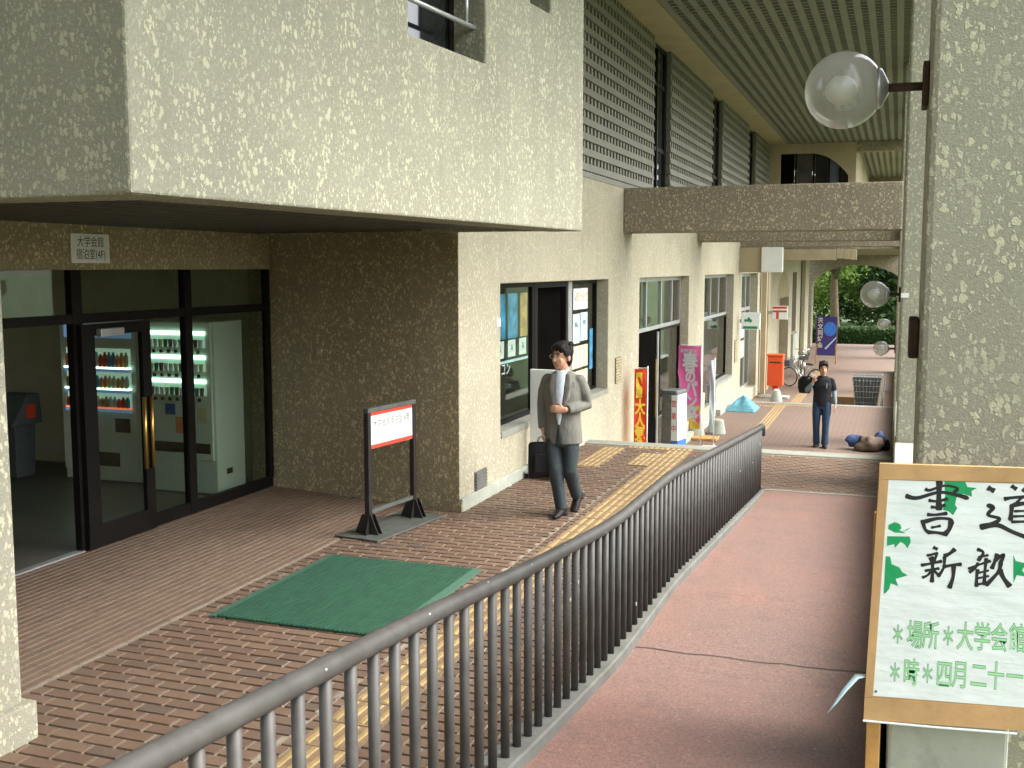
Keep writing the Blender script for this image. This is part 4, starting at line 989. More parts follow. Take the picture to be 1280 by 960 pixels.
tp.add(V, [(i * n_ + k, (i + 1) * n_ + k, (i + 1) * n_ + k + 1, i * n_ + k + 1) for i in range(n_ - 1) for k in range(n_ - 1)])
o = tag(tp.build('tarpaulin', 'tarp', None), 'crumpled pale blue tarpaulin on the paving by the shop wall', 'tarpaulin'); o.location = (-3.62, 27.6, Z2)
sm = o.modifiers.new('solid', 'SOLIDIFY'); sm.thickness = .006

# heap of cloth by the parapet
t = thing('cloth_heap', 'heap of brown and blue cloth bags by the parapet at the stair head', 'bags', (-0.45, 22.3, Z2), R(20)); t.scale = (.78, .78, .85)
def lump(c, r, seed, name, mat):
    mb = MB().ball(c, r, 22, 14)
    mb.v = [tuple(Vector(p) + (Vector(p) - Vector(c)) * .45 * noise.noise(Vector(p) * 7 + Vector((seed, 0, 0)))) for p in mb.v]
    mb.v = [(p[0], p[1], max(p[2], .004)) for p in mb.v]
    return mb.build(name, mat, t, smooth=True)
lump((0, -.15, .14), (.36, .26, .20), 1, 'brown_bag', 'sack'); lump((-.30, 0.05, .20), (.24, .14, .13), 5, 'blue_bag', 'bluecloth'); lump((.32, .05, .15), (.18, .15, .24), 9, 'blue_bag', 'bluecloth'); lump((.40, -.14, .13), (.12, .1, .14), 12, 'dark_bag', 'leather')

# wire basket
t = thing('wire_basket', 'silver wire basket with a dark liner standing by the parapet', 'basket', (-0.72, 31.2, Z3 + 0.005))
h0, h1 = .20, 1.12
def rect(z, a, b): return [(-a, -b, z), (a, -b, z), (a, b, z), (-a, b, z)]
MB().hexa(rect(h0 + .02, .27, .20), rect(h1 - .06, .37, .27)).build('liner', 'tarpdark', t) if 'tarpdark' in M else MB().hexa(rect(h0 + .02, .27, .20), rect(h1 - .06, .37, .27)).build('liner', 'bin', t)
mb = MB()
for k in range(7):
    f_ = k / 6; z = h0 + f_ * (h1 - h0); a = .285 + f_ * .11; b = .215 + f_ * .085; q = rect(z, a, b); mb.tube(q + [q[0]], .009, 6)
for k in range(9):
    f_ = k / 8 * 2 - 1
    for s in (-1, 1): mb.tube([(f_ * .285, s * .215, h0), (f_ * .395, s * .30, h1)], .007, 6)
mb.build('wire_frame', 'chrome', t)
for sx_ in (-1, 1):
    for sy_ in (-1, 1): MB().tube([(sx_ * .25, sy_ * .18, 0), (sx_ * .285, sy_ * .215, h0)], .014, 8).build('leg', 'black', t)
MB().tube([(.40, -.31, .25), (.46, -.31, 1.15)], .03, 8).build('handle_bar', 'chrome', t)
tag(bx('low_bench', (-1.9, -0.95, 32.2, 32.6, Z3 + .002, Z3 + .36), 'brownwood', None, bevel=.01), 'low brown wooden bench behind the wire basket', 'bench')

# post box
t = thing('post_box', 'bright orange post box on a stem by the post office wall', 'post box', (-3.52, 34.4, Z3), R(0))
bx('plinth', (-.45, .42, -.28, .28, 0, .06), 'concrete', t, bevel=.01)
MB().lathe((0, 0, 0), [(.11, .06), (.10, .10), (.095, .38)], 20).build('stem', 'orange', t, smooth=True)
bx('box', (-.24, .24, -.19, .19, .38, 1.30), 'orange', t, bevel=.03); bx('lid', (-.255, .255, -.205, .205, 1.30, 1.37), 'orange', t, bevel=.025)
bx('slot', (-.17, .17, -.197, -.19, 1.10, 1.14), 'black', t); bx('notice', (-.14, .14, -.195, -.19, .55, .78), 'orange', t); bx('side_slot', (.241, .246, -.12, .12, 1.08, 1.13), 'black', t)
t2 = tag(MB().lathe((0, 0, 0), [(.19, 0), (.18, .1), (.11, .36), (.06, .40)], 20).build('white_cone', 'concrete', None, bevel=.01), 'whitish concrete cone in front of the orange post box', 'weight'); t2.location = (-3.36, 33.2, Z3)

# hanging signs
t = thing('hanging_sign', 'blank white box sign hanging under the third beam', 'sign', (-3.22, 29.9, 2.66))
bx('box', (-.28, .28, -.10, .10, -.335, .335), 'white', t, bevel=.01)
MB().tube([(-.2, 0, .335), (-.2, 0, .345)], .015).build('hanger', 'silver', t); bx('backing', (-.90, -.285, -.03, .06, -.34, .33), 'tan', t)
t = thing('bank_sign', 'white projecting sign with green arrow and green band on the shop wall', 'sign', (-3.76, 29.95, 1.0))
bx('plate', (-.25, .25, -.05, .05, -.23, .23), 'paper', t, bevel=.006); bx('band', (-.20, .19, -.054, -.0505, -.21, -.14), 'green', t)
MB().prism([(-.17, -.02), (-.02, -.02), (-.02, -.07), (.05, .01), (-.02, .08), (-.06, .12), (-.09, .05), (-.17, .05)], 'y', -.0505, -.054).build('arrow', 'green', t); bx('bracket', (-.30, -.251, -.02, .02, -.05, .05), 'silver', t)
t = thing('post_sign', 'white projecting sign with red post mark on the pier', 'sign', (-3.62, 36.3, 0.98))
bx('plate', (-.25, .25, -.05, .05, -.22, .22), 'paper', t, bevel=.006)
for q in ((-.24, .22, .13, .20), (-.24, .22, .015, .075), (-.12, -.035, -.21, .014)): bx('red_bar', (q[0], q[1], -.054, -.0505, q[2], q[3]), 'red', t)
bx('bracket', (-.40, -.251, -.02, .02, -.05, .05), 'silver', t)

# purple banner on a timber easel
t = thing('club_banner', 'purple banner with a blue disc and yellow lettering on timber legs near the garden', 'banner', (-2.78, 47.2, Z3))
bx('panel', (-.42, .42, -.02, .02, .36, 2.0), 'purple', t)
MB().prism([(.14 + .26 * math.cos(a), 1.48 + .30 * math.sin(a)) for a in [2 * math.pi * i / 28 for i in range(28)]], 'y', -.0215, -.026).build('disc', 'bluecirc', t)
for i, s in enumerate('天文同好会'): text(s, .25, 'cream', faceY(-.25, -.027, 1.82 - i * .26), t, sx=.9, offset=.006)
MB().prism([(.0, .62), (.40, 1.10), (.40, 1.16), (-.06, .66)], 'y', -.0215, -.025).build('comet_streak', 'palblue', t)
for s in (-1, 1): MB().hexa([(s * .40 - .03, -.06, 0), (s * .40 + .03, -.06, 0), (s * .40 + .03, .0, 0), (s * .40 - .03, .0, 0)], [(s * .40 - .03, .022, 1.7), (s * .40 + .03, .022, 1.7), (s * .40 + .03, .06, 1.7), (s * .40 - .03, .06, 1.7)]).build('leg', 'wood', t)

# ================================================================== BICYCLES
def bicycle(label, loc, rz):
    t = thing('bicycle', label, 'bicycle', loc, rz, 'bicycles parked by the post office')
    for x in (-.53, .53):
        wh = MB().torus((x, 0, .335), .315, .019, 'y', 32, 8).build('wheel', 'tyre', t, smooth=True)
        MB().torus((x, 0, .335), .293, .010, 'y', 32, 6).build('rim', 'chrome', wh, smooth=True)
        sp = MB()
        for k in range(14): a = 2 * math.pi * k / 14; sp.tube([(x, 0, .335), (x + .29 * math.cos(a), 0, .335 + .29 * math.sin(a))], .0025, 4)
        sp.build('spokes', 'chrome', wh)
        fd = MB(); fd.tube([(x + .345 * math.cos(a), 0, .335 + .345 * math.sin(a)) for a in [R(20 + 8 * i) for i in range(19)]], .022, 8); fd.build('mudguard', 'chrome', t, smooth=True)
    fr = MB(); S_, BB, HD = (-.22, 0, .72), (-.05, 0, .30), (.36, 0, .80)
    fr.tube([HD, (.10, 0, .42), BB], .02, 10); fr.tube([S_, BB], .018, 10); fr.tube([(.34, 0, .72), (.06, 0, .38), (-.1, 0, .42)], .015, 8); fr.tube([(.33, 0, .92), (.45, 0, .55), (.53, 0, .335)], .017, 8)
    for s in (-1, 1): fr.tube([BB, (-.53, s * .05, .335)], .010, 6); fr.tube([(-.20, 0, .66), (-.53, s * .05, .335)], .009, 6)
    fr.build('frame', 'silver', t, smooth=True)
    hb = MB(); hb.tube([(.33, 0, .92), (.31, 0, 1.02)], .014, 8); hb.tube([(.12, -.27, 1.06), (.24, -.22, 1.06), (.32, 0, 1.02), (.24, .22, 1.06), (.12, .27, 1.06)], .012, 8); hb.build('handlebar', 'chrome', t, smooth=True)
    MB().loft([(-.36, 0, .80), (-.26, 0, .815), (-.10, 0, .81)], [(.03, .10), (.035, .075), (.018, .02)], 12, ref=(0, 0, 1)).build('saddle', 'leather', t, smooth=True)
    MB().tube([S_, (-.25, 0, .80)], .013, 8).build('seat_post', 'chrome', t)
    bk = MB()
    for z, a, b in ((.70, .12, .14), (.80, .14, .16), (.90, .16, .18), (.97, .17, .19)): q = [(.56 + sx_ * a, sy_ * b, z) for sx_, sy_ in ((-1, -1), (1, -1), (1, 1), (-1, 1))]; bk.tube(q + [q[0]], .006, 5)
    for k in range(7):
        f_ = k / 3 - 1
        for s in (-1, 1): bk.tube([(.56 + f_ * .12, s * .14, .70), (.56 + f_ * .17, s * .19, .97)], .004, 4); bk.tube([(.56 + s * .12, f_ * .14, .70), (.56 + s * .17, f_ * .19, .97)], .004, 4)
    bk.build('basket', 'wire', t)
    MB().box(.46, .66, -.12, .12, .705, .90).build('basket_liner', 'bin', t)
    cr = MB().torus((-.05, .05, .30), .085, .008, 'y', 24, 6); cr.tube([(-.05, .06, .30), (.06, .06, .17)], .011, 6); cr.tube([(-.05, -.06, .30), (-.16, -.06, .43)], .011, 6)
    cr.box(.02, .11, .06, .15, .155, .175); cr.box(-.21, -.12, -.15, -.06, .42, .44); cr.build('crank', 'wire', t)
    MB().tube([(-.5, .06, .33), (-.62, .14, .0)], .010, 6).build('kickstand', 'chrome', t)
    return t
bicycle('silver bicycle right behind the orange post box', (-2.95, 37.6, Z3), R(152))
bicycle('silver bicycle turned lengthwise in front of the purple banner', (-3.28, 41.2, Z3), R(-78))

# ================================================================== POSTER BOARD
t = thing('poster_board', 'kraft board with white calligraphy poster, green maple leaves and one wooden leg', 'poster board', (0.0, 3.95, 0))
PX, PZ = .00257, .00290
def bp(px, py):
    py = py - (px - 1101) * (py - 334) / 4430
    return (-.04 + (px - 1101) * PX + (py - 577) * .00006, 1.78 - (py - 577) * PZ)      # board layout in its own plane
BW = 1101 + 330
def quadpoly(pts, y0, y1): return MB().prism([bp(*p) for p in pts], 'y', y0, y1)
quadpoly([(1101, 577), (BW, 588), (BW, 922), (1085, 897)], 0.0, -.022).build('board', 'card', t, bevel=.003)
for q in ([(1101, 577), (BW, 588), (BW, 604), (1101, 596)], [(1086, 868), (BW, 893), (BW, 921), (1085, 896)], [(1101, 596), (1113, 597), (1097, 866), (1086, 868)]): quadpoly(q, -.0225, -.0262).build('kraft_border', 'card', t)
quadpoly([(1113, 597), (BW - 20, 606), (BW - 20, 891), (1097, 866)], -.0225, -.0242).build('poster', 'posterpaper', t)
def c6(x, y): return (1090 + x / 5.053, 570 + y / 5.053)
ink = MB(); lay = 0
def stroke(pts, wd):
    global lay
    P = [Vector((*bp(*c6(*p)), 0)) for p in pts]
    # resample smoothly
    Q = []
    for i in range(len(P) - 1):
        p0 = P[max(i - 1, 0)]; p1, p2 = P[i], P[i + 1]; p3 = P[min(i + 2, len(P) - 1)]
        for k in range(6):
            s = k / 6; Q.append(0.5 * ((2 * p1) + (p2 - p0) * s + (2 * p0 - 5 * p1 + 4 * p2 - p3) * s * s + (3 * p1 - p0 - 3 * p2 + p3) * s ** 3))
    Q.append(P[-1]); n = len(Q); V = []; F = []; hw = wd / 5.053 * .0028 * 1.1
    for i, q in enumerate(Q):
        tg = (Q[min(i + 1, n - 1)] - Q[max(i - 1, 0)]).normalized(); nr = Vector((-tg.y, tg.x, 0)); s = i / (n - 1)
        w_ = hw * (.75 + .55 * abs(2 * s - 1) ** 1.6) * (1 if .04 < s < .94 else .55)
        for sg in (-1, 1): a = q + nr * w_ * sg; V.append((a.x, -.0248 - .00008 * (lay % 12), a.y))
    F = [(2 * i, 2 * i + 1, 2 * i + 3, 2 * i + 2) for i in range(n - 1)]; ink.add(V, F); lay += 1
for pts, wd in [
    # sho
    ([(440, 140), (438, 230), (440, 325)], 17), ([(225, 233), (300, 248), (440, 213), (560, 232), (625, 252)], 12), ([(350, 190), (380, 200), (470, 172), (552, 188), (525, 218)], 9),
    ([(372, 262), (430, 268), (497, 252)], 9), ([(388, 303), (430, 305), (482, 290)], 9), ([(365, 350), (420, 352), (495, 342)], 10),
    ([(338, 382), (355, 440), (388, 465)], 12), ([(350, 395), (430, 375), (505, 378), (525, 400)], 11), ([(520, 390), (508, 440), (475, 478)], 15), ([(392, 432), (455, 420)], 8), ([(375, 460), (430, 462), (485, 472)], 11),
    # do
    ([(738, 183), (782, 205)], 16), ([(735, 292), (775, 308), (745, 352), (815, 375), (780, 405), (700, 430)], 12), ([(695, 430), (800, 415), (900, 460), (1000, 495), (1060, 480)], 15),
    ([(882, 172), (915, 195)], 13), ([(985, 160), (950, 210)], 11), ([(838, 255), (900, 245), (1050, 235)], 11), ([(950, 240), (915, 280)], 9), ([(890, 285), (882, 390)], 13), ([(890, 292), (1020, 285), (1015, 395)], 12), ([(900, 330), (1010, 325)], 8), ([(895, 362), (1005, 358)], 8), ([(885, 396), (1015, 392)], 9),
    # shin
    ([(408, 553), (438, 567)], 11), ([(368, 607), (442, 590)], 9), ([(385, 618), (400, 646)], 8), ([(432, 600), (418, 642)], 8), ([(332, 667), (400, 655), (468, 640)], 9), ([(358, 702), (405, 692), (452, 686)], 8),
    ([(405, 610), (408, 700), (405, 775)], 11), ([(400, 700), (378, 728), (342, 745)], 8), ([(415, 700), (448, 728)], 10), ([(548, 563), (515, 592), (478, 610)], 12), ([(482, 608), (478, 680), (442, 740)], 9), ([(470, 678), (530, 665), (592, 660)], 10), ([(540, 665), (538, 740), (515, 812)], 12),
    # kan
    ([(682, 565), (722, 588), (690, 640)], 10), ([(690, 618), (755, 602)], 8), ([(630, 690), (700, 662), (770, 638)], 8), ([(695, 650), (668, 690), (636, 712)], 9), ([(690, 690), (685, 740), (685, 803)], 10), ([(742, 620), (735, 700), (732, 792)], 10), ([(690, 715), (760, 698)], 7), ([(690, 748), (762, 733)], 7), ([(680, 788), (775, 772)], 8),
    ([(808, 592), (795, 640), (775, 690)], 11), ([(790, 640), (848, 598), (825, 660)], 10), ([(832, 648), (815, 710), (740, 795)], 11), ([(822, 690), (852, 750), (892, 802)], 15)]: stroke(pts, wd)
ink.build('calligraphy', 'ink', t)
for lf in ([(470, 145), (600, 147), (615, 180), (675, 186), (640, 205), (645, 240), (590, 222), (550, 240), (540, 290), (555, 310), (530, 355), (500, 330), (465, 322), (478, 230)],
           [(118, 440), (120, 415), (160, 397), (195, 410), (205, 435), (190, 447), (235, 467), (160, 462)], [(205, 462), (240, 440), (270, 428), (242, 446)],
           [(112, 485), (258, 487), (266, 520), (245, 562), (225, 535), (200, 520), (165, 558), (158, 535), (112, 546)],
           [(105, 610), (135, 612), (145, 660), (195, 680), (215, 710), (250, 730), (200, 745), (172, 752), (190, 797), (140, 780), (132, 815), (110, 840), (95, 846)],
           [(905, 600), (922, 640), (985, 655), (960, 700), (1000, 740), (930, 728), (910, 777)]):
    quadpoly([c6(*p) for p in lf], -.0242, -.0246).build('maple_leaf', 'leafpaper', t)
def row(chars, xs, y0, slope):
    for s, x in zip(chars, xs):
        X_, Z_ = bp(x, y0 + slope * (x - 1128)); big = .105 if s != '＊' else .085
        sx_ = .52 if s != '＊' else .5
        text(s, big, 'midgreen', faceY(X_, -.0246, Z_), t, sx=sx_, offset=.0022); text(s, big, 'lightgreen', faceY(X_, -.0252, Z_), t, sx=sx_)
row('＊場所＊大学会館前', [1128, 1150, 1170, 1192, 1213, 1234, 1255, 1277, 1300], 790, .035)
row('＊時＊四月二十一日', [1125, 1146, 1167, 1188, 1208, 1231, 1252, 1275, 1298], 838, .04)
MB().ball((bp(1101, 860)[0], -.027, bp(1101, 860)[1]), .004, 8, 6).build('drawing_pin', 'black', t)
MB().tube([(bp(1086, 890)[0] - .004, -.03, bp(1086, 897)[1]), (bp(1200, 0)[0], -.03, bp(1200, 908)[1]), (bp(1300, 0)[0], -.03, bp(1300, 916)[1])], .004, 6).build('plastic_edge', 'paper', t)
ft = rampz(3.98) - .055
bx('leg', (-.052, -.004, 0.001, .03, ft + .001, 1.6), 'wood', t, bevel=.003)
bx('leg', (.62, .67, 0.001, .03, 0.2, 1.6), 'wood', t, bevel=.003)
MB().loft([(-.05, -.0, 1.005), (-.09, -.01, 1.0), (-.13, -.03, .95), (-.16, -.05, .905), (-.185, -.06, .87)], [(.004, .012), (.006, .020), (.005, .014), (.003, .008), (.001, .003)], 8).build('loose_tape', 'clearplastic' if 'clearplastic' in M else 'palblue', t, smooth=True)

# ================================================================== PEOPLE
def remesh(mb, name, mat, parent, voxel=.008, it=6):
    me = mb.mesh(name); o = bpy.data.objects.new(name, me); COL.objects.link(o)
    r_ = o.modifiers.new('r', 'REMESH'); r_.mode = 'VOXEL'; r_.voxel_size = voxel
    s = o.modifiers.new('s', 'SMOOTH'); s.iterations = it; s.factor = .5
    bpy.context.view_layer.update()
    m2 = bpy.data.meshes.new_from_object(o.evaluated_get(bpy.context.evaluated_depsgraph_get())); o.modifiers.clear(); o.data = m2; m2.name = name
    bpy.data.meshes.remove(me); m2.materials.clear(); m2.materials.append(M[mat])
    for p in m2.polygons: p.use_smooth = True
    if parent: o.parent = parent
    return o
def hand(mb, wr, d_, nrm, side, curl, s=1.0):
    """palm plus five fingers; d_ direction of the hand, nrm palm-side normal, side towards the thumb"""
    d_ = Vector(d_).normalized(); nrm = Vector(nrm); nrm = (nrm - d_ * nrm.dot(d_)).normalized(); sd = Vector(side); sd = (sd - d_ * sd.dot(d_) - nrm * sd.dot(nrm)).normalized(); wr = Vector(wr)
    mb.loft([wr - d_ * .02, wr + d_ * .02, wr + d_ * .06, wr + d_ * .095], [(.024 * s, .018 * s), (.034 * s, .016 * s), (.042 * s, .015 * s), (.040 * s, .012 * s)], 12, ref=sd)
    for k, (o_, L) in enumerate(((.030, .070), (.010, .080), (-.010, .075), (-.030, .060))):
        p = wr + d_ * .085 + sd * o_ * s; dr_ = d_.copy(); pts = [p]
        for q in range(3):
            ang = curl * (.35 if q == 0 else 1.0); dr_ = (dr_ * math.cos(ang) + nrm * math.sin(ang)).normalized(); nn_ = nrm
            pts.append(pts[-1] + dr_ * L * (.42, .32, .26)[q] * s); 
        mb.tube(pts, [.0095 * s, .009 * s, .0082 * s, .007 * s], 8)
    p = wr + d_ * .025 + sd * .026 * s
    mb.tube([p, p + (sd * .8 + d_ * .7).normalized() * .035 * s, p + (sd * .8 + d_ * .7).normalized() * .035 * s + (d_ + nrm * .6 * (1 if curl > .3 else .2) + sd * .1).normalized() * .045 * s], [.013 * s, .011 * s, .008 * s], 8)
def head(body, hair, c, yaw, s=1.0, long=0.0, tilt=0.0):
    """adds skull, jaw, nose, ears to body and a hair mass to hair; the face looks to -Y when yaw is 0"""
    Rm = Matrix.Rotation(yaw, 3, 'Z') @ Matrix.Rotation(tilt, 3, 'X'); c = Vector(c)
    def P(x, y, z): return c + Rm @ Vector((x * s, y * s, z * s))
    body.ball(P(0, .010, .030), (.074 * s, .093 * s, .095 * s), 24, 16, Rm); body.ball(P(0, -.028, -.038), (.060 * s, .066 * s, .078 * s), 20, 14, Rm); body.ball(P(0, -.058, -.088), (.030 * s, .027 * s, .024 * s), 14, 10, Rm)
    body.tube([P(0, -.082, .018), P(0, -.098, -.012), P(0, -.107, -.030), P(0, -.088, -.038)], [.010 * s, .011 * s, .014 * s, .010 * s], 8)
    body.ball(P(0, -.078, -.066), (.022 * s, .012 * s, .010 * s), 10, 8, Rm); body.ball(P(0, -.070, .030), (.050 * s, .016 * s, .012 * s), 12, 8, Rm)
    for q in (-1, 1): body.ball(P(q * .078, .012, -.010), (.010 * s, .020 * s, .032 * s), 10, 8, Rm); body.ball(P(q * .036, -.060, -.030), (.024 * s, .018 * s, .022 * s), 10, 8, Rm)
    hair.ball(P(0, .028, .050), (.085 * s, .093 * s, .093 * s), 22, 14, Rm); hair.ball(P(0, -.030, .098), (.066 * s, .055 * s, .036 * s), 16, 10, Rm); hair.ball(P(0, .055, -.02), (.068 * s, .055 * s, (.085 + long) * s), 16, 12, Rm)
    for q in (-1, 1): hair.ball(P(q * .066, .008, .038), (.022 * s, .052 * s, (.048 + long) * s), 12, 10, Rm); hair.ball(P(q * .045, -.052, .082), (.034 * s, .034 * s, .030 * s), 12, 8, Rm)
    hair.ball(P(.004, .012, .105), (.058 * s, .066 * s, .046 * s), 16, 10, Rm)
    for q in (-1, 1): hair.ball(P(q * .070, -.018, .044), (.014 * s, .028 * s, .030 * s), 10, 8, Rm)
    for q in (-1, 0, 1): hair.ball(P(q * .040, -.066 + abs(q) * .012, .074 - abs(q) * .012 - long * .35), (.026 * s, .020 * s, .028 * s), 10, 8, Rm)
    for k in range(26):
        a = k * 2.4; hair.ball(P(.066 * math.cos(a), .03 + .07 * math.sin(a), .085 + .035 * math.sin(k * 1.3)), .020 * s, 8, 6)
    return P, Rm
def face(P, Rm, parent, glasses=False):
    mb = MB()
    for q in (-1, 1): mb.ball(P(q * .031, -.083, .008), (.011, .006, .0055), 10, 8, Rm)
    mb.build('eyes', 'eyes', parent, smooth=True)
    mb = MB()
    for q in (-1, 1): mb.tube([P(q * .014, -.087, .030), P(q * .032, -.087, .036), P(q * .052, -.074, .030)], [.004, .005, .003], 6)
    mb.build('eyebrows', 'hair', parent)
    MB().ball(P(0, -.0905, -.066), (.020, .004, .0045), 10, 8, Rm).build('mouth', 'lips', parent, smooth=True)
    if glasses:
        mb = MB()
        for q in (-1, 1):
            ring = [P(q * .034 + .024 * math.cos(a), -.099, .006 + .017 * math.sin(a)) for a in [2 * math.pi * k / 16 for k in range(17)]]; mb.tube(ring, .0016, 5)
            mb.tube([P(q * .058, -.097, .010), P(q * .080, -.02, .008), P(q * .080, .02, .004)], .0016, 5)
        mb.tube([P(-.010, -.099, .010), P(.010, -.099, .010)], .0016, 5); mb.build('glasses', 'chrome', parent)
def shoe(mb, ank, yaw, pitch=0.0, s=1.0):
    Rm = Matrix.Translation(Vector(ank)) @ Matrix.Rotation(yaw, 4, 'Z') @ Matrix.Rotation(pitch, 4, 'X')
    q = MB(); q.loft([(0, .075, -.045), (0, .05, -.03), (0, -.02, -.030), (0, -.10, -.045), (0, -.165, -.058), (0, -.19, -.066)], [(.034, .030), (.040, .042), (.045, .044), (.048, .034), (.040, .024), (.02, .012)], 14, ref=(1, 0, 0))
    q.tube([(0, .02, -.04), (0, .02, .05)], .042, 12); q.box(-.044, .044, .02, .085, -.082, -.06)
    q.xform(Rm); mb.add(q.v, q.f)

# ---- man in the grey jacket, mid stride towards the camera
man = thing('person', 'person in grey tweed jacket and slate trousers striding with a black briefcase', 'person', (-3.07, 10.12, 0.0))
body = MB(); hair = MB()
P, Rm = head(body, hair, (-.005, -.035, 1.590), R(-28), 1.07)
body.tube([(0, .015, 1.36), (0, .0, 1.44), (-.003, -.012, 1.53)], [.066, .056, .055], 14)
body.loft([(0, 0, .80), (0, 0, 1.05), (0, 0, 1.25), (0, .01, 1.38)], [(.13, .09), (.12, .08), (.15, .09), (.13, .07)], 16, ref=(1, 0, 0))
RS, RE, RW = (-.165, .01, 1.365), (-.225, .04, 1.10), (-.195, -.045, .855)
LS, LE, LW = (.165, .01, 1.365), (.225, .045, 1.115), (.065, -.185, 1.085)
body.tube([RS, RE, RW], [.045, .038, .026], 12); body.tube([LS, LE, LW], [.045, .038, .026], 12)
hand(body, RW, (.12, -.10, -1), (1, .2, 0), (0, -1, 0), .95); hand(body, LW, (-1, -.25, .12), (-.1, 1, -.2), (0.1, -.1, 1), .85)
RH_, RK, RA = (-.080, 0, .90), (-.055, -.09, .49), (-.005, -.035, .085)
LH_, LK, LA = (.080, .0, .90), (.075, -.03, .48), (.070, .27, .155)
for a in ((RH_, RK, RA), (LH_, LK, LA)): body.tube(a, [.07, .05, .035], 12)
remesh(body, 'body', 'skin', man, .0055, 4); ho = remesh(hair, 'hair', 'hair', man, .006, 2); face(P, Rm, man, True)
jk = MB(); jk.loft([(0, .0, .735), (0, .0, .84), (0, .005, 1.02), (0, .0, 1.22), (0, .008, 1.34), (0, .014, 1.405), (0, .02, 1.452)], [(.198, .145), (.190, .143), (.172, .135), (.190, .143), (.192, .122), (.146, .092), (.076, .070)], 24, ref=(1, 0, 0))
jk.tube([RS, (-.205, .03, 1.24), RE, (-.212, .0, .97), (-.198, -.04, .875)], [.060, .066, .060, .053, .047], 16); jk.tube([LS, (.205, .03, 1.24), LE, (.15, -.08, 1.095), (.092, -.162, 1.088)], [.060, .066, .062, .054, .047], 16)
for s in (-1, 1): jk.ball((s * .160, .012, 1.362), (.062, .068, .056), 14, 10)
jk.loft([(-.075, -.085, 1.43), (-.080, -.128, 1.30), (-.052, -.155, 1.14), (-.034, -.152, 1.04)], [(.030, .008), (.038, .010), (.026, .010), (.010, .008)], 10, ref=(1, 0, 0)); jk.loft([(.075, -.085, 1.43), (.080, -.128, 1.30), (.058, -.155, 1.14), (.038, -.152, 1.04)], [(.030, .008), (.038, .010), (.026, .010), (.010, .008)], 10, ref=(1, 0, 0))
remesh(jk, 'jacket', 'jacket', man, .0085, 5)
sh = MB(); sh.loft([(0, -.070, 1.445), (0, -.108, 1.36), (.0, -.137, 1.25), (.0, -.1475, 1.12), (.0, -.144, 1.0), (0, -.146, .93)], [(.052, .022), (.052, .022), (.047, .020), (.036, .018), (.026, .014), (.010, .010)], 14, ref=(1, 0, 0)); sh.loft([(0, .005, 1.40), (0, -.005, 1.465)], [(.068, .066), (.061, .062)], 18, ref=(1, 0, 0))
for s in (-1, 1): sh.loft([(s * .012, -.092, 1.425), (s * .045, -.080, 1.44), (s * .062, -.03, 1.468)], [(.018, .006), (.018, .006), (.010, .006)], 8, ref=(0, 0, 1))
remesh(sh, 'shirt', 'shirt', man, .006, 3)
tr = MB(); tr.loft([(0, 0, .76), (0, 0, .86), (0, 0, .97)], [(.140, .108), (.150, .112), (.140, .105)], 18, ref=(1, 0, 0))
tr.loft([RH_, (-.085, -.05, .68), RK, (-.03, -.055, .28), (-.004, -.03, .075)], [(.080, .100), (.082, .096), (.074, .080), (.064, .070), (.060, .070)], 16, ref=(1, 0, 0)); tr.loft([LH_, (.088, -.02, .68), LK, (.073, .12, .30), (.070, .245, .165)], [(.080, .100), (.082, .096), (.074, .080), (.062, .070), (.058, .066)], 16, ref=(1, 0, 0))
tr.loft([(.0, -.130, .95), (-.0, -.126, .85), (-.0, -.118, .745), (0, -.09, .71)], [(.010, .022), (.030, .026), (.062, .030), (.08, .02)], 14, ref=(1, 0, 0))
remesh(tr, 'trousers', 'slacks', man, .008, 5)
for ank, pit in ((RA, 0.0), (LA, R(38))): q = MB(); shoe(q, ank, R(-6), pit); remesh(q, 'shoe', 'leather', man, .005, 3)
# briefcase
t = thing('briefcase', 'soft black briefcase with light grip held by the striding person', 'briefcase', (-3.238, 10.05, 0.395), R(24))
mb = MB(); mb.loft([(0, 0, 0.0), (0, 0, .03), (0, 0, .22), (0, 0, .33), (0, 0, .35)], [(.17, .045), (.195, .062), (.19, .058), (.165, .042), (.145, .025)], 20, ref=(1, 0, 0))
V = []
for p in mb.v: V.append((math.copysign(min(abs(p[0]) * 1.0, .165), p[0]), p[1], p[2]))
mb.v = V
remesh(mb, 'bag', 'leather', t, .008, 4)
bx('front_pocket', (-.11, .11, -.071, -.055, .05, .24), 'leather', t, bevel=.008)
MB().tube([(-.07, 0, .345), (-.062, 0, .39), (-.02, 0, .402), (.02, 0, .402), (.062, 0, .39), (.07, 0, .345)], .011, 8).build('grip', 'silver', t, smooth=True)

# ---- man in the black T-shirt on the lower paving
man2 = thing('person', 'person in black tee over blue grey sleeves and jeans, bag slung over shoulder', 'person', (-1.36, 22.35, Z2))
body = MB(); hair = MB(); P, Rm = head(body, hair, (.01, -.03, 1.585), R(8), 1.10, .012)
body.tube([(0, .015, 1.36), (0, .0, 1.44), (0, -.01, 1.53)], [.062, .054, .052], 14); body.loft([(0, 0, .80), (0, 0, 1.05), (0, 0, 1.25), (0, .01, 1.38)], [(.13, .09), (.12, .08), (.15, .09), (.13, .07)], 16, ref=(1, 0, 0))
RS, RE, RW = (-.18, .01, 1.375), (-.30, -.04, 1.14), (-.175, -.16, 1.315); LS, LE, LW = (.165, .01, 1.365), (.228, .02, 1.10), (.262, -.05, .87)
body.tube([RS, RE, RW], [.043, .036, .025], 12); body.tube([LS, LE, LW], [.043, .036, .025], 12)
hand(body, RW, (.25, .0, 1), (.6, 1, 0), (1, -.3, 0), .9); hand(body, LW, (.0, -.15, -1), (-1, 0, 0), (0, -1, 0), .6)
